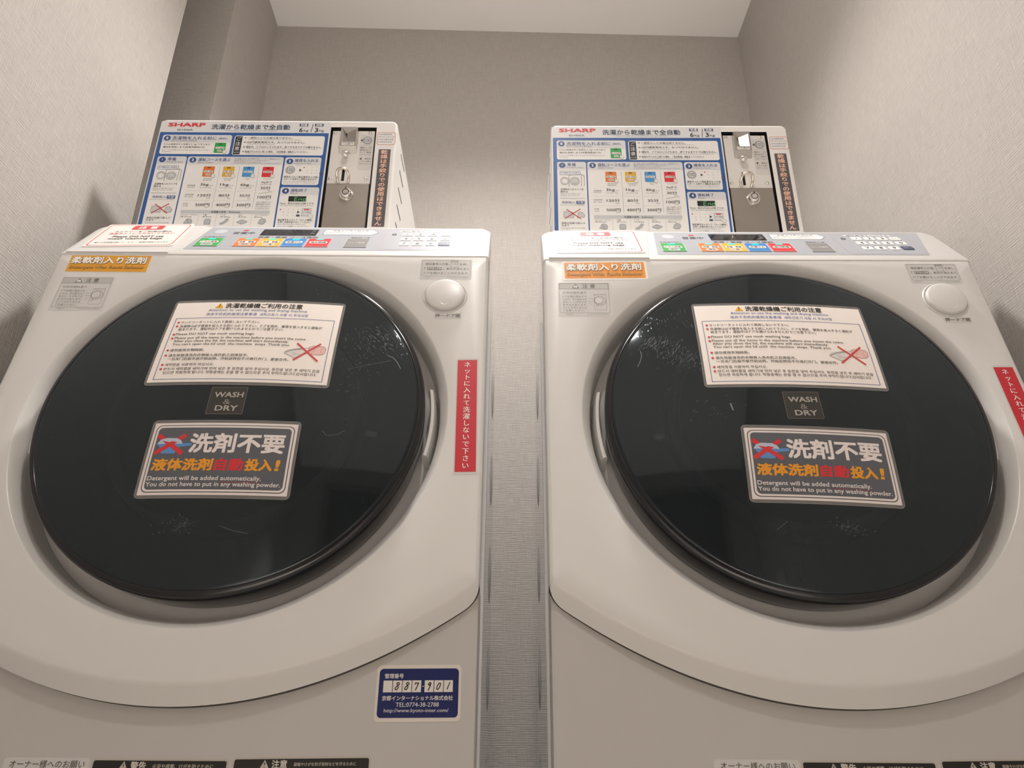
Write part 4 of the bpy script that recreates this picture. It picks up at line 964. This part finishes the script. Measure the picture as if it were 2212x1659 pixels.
# --- cash door below with its lock
b = MB()
x0, x1, z0, z1, r = 0.0212, 0.0962, 1.0815, 1.1740, 0.0012
P = [(x0, z0), (x1, z0), (x1, z1), (x0, z1)]
b.add([(x, yp+0.002, z) for x, z in P]+[(x, yp-0.0008, z) for x, z in P]+[(x+(r if x == x0 else -r), yp-0.0018, z+(r if z == z0 else -r)) for x, z in P], [(i, (i+1) % 4, 4+(i+1) % 4, 4+i) for i in range(4)]+[(4+i, 4+(i+1) % 4, 8+(i+1) % 4, 8+i) for i in range(4)]+[(8, 9, 10, 11)])
cdoor = b.build('cash_door', STEEL, cb)
b = MB(); b.lathe((0.0585, yp-0.0018, 1.1500), (1, 0, 0), (0, 0, 1), (0, -1, 0), [(0.0118, 0), (0.0114, 0.0014), (0.0104, 0.0020), (0.0096, 0.0022), (0.0092, 0.0085), (0.0086, 0.0092), (0.0070, 0.0094), (0.0060, 0.0094), (0.0060, 0.0064), (0.0048, 0.0064), (0.0048, 0.0092), (0, 0.0092)], 36, mis=[0, 0, 0, 0, 0, 0, 0, 1, 1, 1, 0])
b.box(0.0575, 0.0595, yp-0.0018-0.0096, yp-0.0100, 1.1552, 1.1592, 1)
b.build('lock', [CHROME, BLACK], cdoor, True, 40)
cb2 = copy_tree(cb); cb2.matrix_world = MR
cb2['label'] = 'white coin box with instruction panel on the washing machine lacking a blue sticker'

# ------------------------------------------------------------------ laminated notices (lie on the machines)
def usage_notice(root, rot, off, label):
    a = Art(0.0005); K = '3a3734'; B2 = '3a5c9e'
    a.slab(-114, -72.5, 114, 72.5, FILM, r=5, step=8); a.rect(-111, -68.2, 111, 68.2, 'efe7e0', 2, step=8); a.frame(-114, -72.5, 114, 72.5, 0.35, '8d8a86', 1, r=5)
    a.tri([(-57.6, 57), (-46, 57), (-51.8, 66)], 'e5ab33', 5); a.text('!', -52.3, -51.3, 61.2, K, 7, h=5.6, bold=0.02)
    a.text('洗濯乾燥機ご利用の注意', -43.8, 58.6, 61.2, K, 6, h=9.4, bold=0.02)
    a.text('Attention to use the washing and drying machine', -64.4, 66, 52.4, B2, 6, h=5.4, bold=0.004)
    a.text('洗衣干衣机的使用注意事項', -66, 1.4, 45.2, B2, 6, h=5.2, bold=0.004); a.text('세탁건조기 사용 시 주의사항', 5.4, 69, 44.9, B2, 6, h=5.2, bold=0.004)
    a.frame(-104.2, -64.2, 104.6, 38.9, 0.7, '3c5590', 5)
    L = [(30.9, -95.5, 8.6, 'ランドリーネットに入れて使用しないで下さい。', 1), (23.9, -95.2, 90.8, '洗濯物は必ず硬貨を投入する前に入れて下さい。ドアを閉め、硬貨を投入すると運転が', 1), (18.4, -95.4, 41.6, '始まります。運転中はドアを開けられませんのでご注意下さい。', 0),
         (9.4, -96, 6.8, 'Please DO NOT use mesh washing bags.', 1), (2.6, -95.8, 74.1, 'Please put all the items in the machine before you insert the coins.', 1), (-2.8, -95.6, 52.7, 'After you close the lid, the machine will start immediately.', 0), (-8.2, -95.4, 55.2, "You can't open the lid until  the machine  stops. Thank you.", 0),
         (-17.6, -95.5, -51.3, '请勿使用衣物网袋。', 1), (-26.2, -95.1, 6.8, '请先将欲清洗的衣物放入洗衣机之后再投币。', 1), (-32.0, -94.9, 58.3, '一旦关门后投币就开始运转。开始运转后不可再打开门。谢谢合作。', 0),
         (-41.2, -95.3, -33.1, '세탁망을 사용하지 마십시오.', 1), (-47.9, -95, 99.4, '반드시 세탁물을 세탁기에 먼저 넣은 후 동전을 넣어 주십시오. 동전을 넣은 후 세탁기 문을', 1), (-53.6, -94.2, 96.2, '닫으면 작동하게 됩니다. 작동중에는 문을 열 수 없으므로 주의 부탁드립니다.감사합니다.', 0)]
    for y, x0, x1, t, dot in L:
        a.text(t, x0, x1, y, K, 6, h=5.0 if ord(t[0]) < 255 else 4.7, bold=0.010)
        if dot: a.disc(-98.6, y, 1.7, 'c8403f', 6, n=14)
    # net bag sketch, crossed out
    bag = [(50, -20.5), (54, -16), (62, -13.6), (72, -12), (80, -11.4), (82, -18), (76, -22), (70, -25), (64, -28.2), (58, -24.5)]
    a.fan(bag, 'd9d5d0', 4); a.line(bag+bag[:1], 0.5, '8d8a86', 5); a.line([(52, -19.6), (60, -15.6), (72, -13.2)], 0.9, '77747a', 5)
    for i in range(5): a.line([(60+2*i, -17.6-1.1*i), (63+2.2*i, -25+0.6*i)], 0.35, 'a09d99', 5)
    roll = [(80, -10), (84, -7.6), (92, -7.2), (99, -8), (101.6, -12), (100.4, -19), (96, -21.6), (86, -21.4), (80.6, -20)]
    a.fan(roll, 'e3b9b3', 4); a.line(roll+roll[:1], 0.5, '9a6e6a', 5); a.line([(84, -20), (88, -14), (87, -9)], 0.4, 'b58c86', 5); a.line([(97, -9), (95, -14), (97, -20)], 0.4, 'b58c86', 5)
    a.line([(64, -4.2), (94.2, -32.4)], 2.5, 'cc4446', 7); a.line([(94, -3.4), (63.4, -32)], 2.5, 'cc4446', 7)
    return a.build_thing('usage_notice', on_door, root, math.radians(rot), off, label, 'notice', 'laminated usage notices on the doors')
usage_notice(ML, -0.35, (5.8, 93.1), 'white laminated multilingual usage notice on the machine door with blue number sticker below')
usage_notice(MR, -1.25, (2.2, 96.5), 'white laminated multilingual usage notice on the door of the machine without blue sticker')

def detergent_sign(root, rot, off, label):
    a = Art(0.0005); W_ = 'e3dad6'; D = '5d6066'
    a.slab(-87.5, -49.5, 87.5, 49.5, FILM, r=5.5, step=8); a.frame(-87.5, -49.5, 87.5, 49.5, 0.35, '8d8a86', 1, r=5.5)
    a.rect(-84.2, -45.6, 84.2, 45.4, W_, 2, step=8)
    a.rect(-81.4, -42.6, 81.4, 42.4, '4a4c50', 3, r=7, step=8); a.rect(-80.4, -41.6, 80.4, 41.4, W_, 4, r=6.4, step=8); a.rect(-78, -39.2, 78, 39, D, 5, r=5, step=8)
    a.fan([(-76, 17.5), (-72.5, 23), (-66, 25.2), (-54, 24.8), (-48.4, 22), (-45.8, 17.5)], 'b9c3d6', 7)
    a.fan([(-75.6, 17.5), (-45.8, 17.5), (-45.2, 14.6), (-49.6, 13), (-52.4, 5.0), (-68.4, 5.2), (-71.2, 12.6)], '5f8fc8', 6); a.fan([(-48, 18), (-35, 18.6), (-34.4, 15.2), (-47.6, 13.6)], '5f8fc8', 6)
    a.line([(-76.6, 29.2), (-43.4, 4.6)], 5.4, 'cf3a3e', 8); a.line([(-43.8, 29.0), (-76.2, 5.2)], 5.4, 'cf3a3e', 8)
    a.text('洗剤不要', -37.6, 72.6, 18.6, 'e6ddda', 7, h=25.6, bold=0.028)
    y0 = -8.8
    for t, x0, x1, c in (('液体洗剤', -75.4, -5, 'e79d2f'), ('自動', -3.6, 30.2, 'd4383c'), ('投入', 31.6, 62.6, 'e79d2f'), ('!', 65.4, 71, 'e79d2f')):
        a.text(t, x0, x1, y0, c, 7, h=15.4 if t != '!' else 14, bold=0.035, shear=0.06)
    a.text('Detergent will be added automatically.', -76.6, 52.6, -26.4, 'ddd6d3', 7, h=7.0, bold=0.016); a.text('You do not have to put in any washing powder.', -76.6, 75.2, -33.6, 'ddd6d3', 7, h=7.0, bold=0.016)
    a.line([(7, -30.0), (51, -30.0)], 0.45, 'b8383a', 7)
    return a.build_thing('no_detergent_sign', on_door, root, math.radians(rot), off, label, 'sign', 'laminated no-detergent signs on the doors')
detergent_sign(ML, 0.1, (7.9, -79.2), 'grey laminated no-detergent sign with crossed-out scoop on the door above blue number sticker')
detergent_sign(MR, -2.2, (6.4, -81.7), 'grey laminated no-detergent sign tilted on the door of the machine without blue sticker')

def mesh_bag_notice(root, rot, off, label):
    a = Art(0.0006); K = '403c3a'; Rd = 'd2454a'
    a.slab(-66, -52.5, 66, 52.5, 'efe9e4', r=4); a.frame(-62.5, -49, 62.5, 49, 1.5, Rd, 1, r=6)
    a.rect(-24, 24.5, 24, 44.5, Rd, 2, r=4); a.text('注 意', -15, 15, 34.4, 'f6efeb', 3, h=13, bold=0.03)
    a.text('ランドリーをご利用の際は、', -44, 44, 15.2, K, 3, h=7.4, bold=0.012); a.text('洗濯ネットに入れないで下さい', -49, 49, 5.6, Rd, 3, h=7.4, bold=0.012)
    a.text('Please DO NOT use', -38, 38, -8.6, K, 3, h=7.4, bold=0.02); a.text('mesh washing bags.', -41, 41, -19.4, K, 3, h=8.6, bold=0.02)
    a.text('偏りで洗濯槽が傾いて、エラー・故障の原因となります', -54, 54, -35.6, K, 3, h=4.6, bold=0.012)
    return a.build_thing('mesh_bag_notice', on_lid, root, math.radians(rot), off, label, 'notice', 'caution notices on the detergent lids')
mesh_bag_notice(ML, 3.0, (-226.5, 77), 'white red-framed caution notice on the lid beside the amber softener sticker')
mesh_bag_notice(MR, 1.2, (-224.3, 73.0), 'white red-framed caution notice on the lid above the white-edged orange sticker')
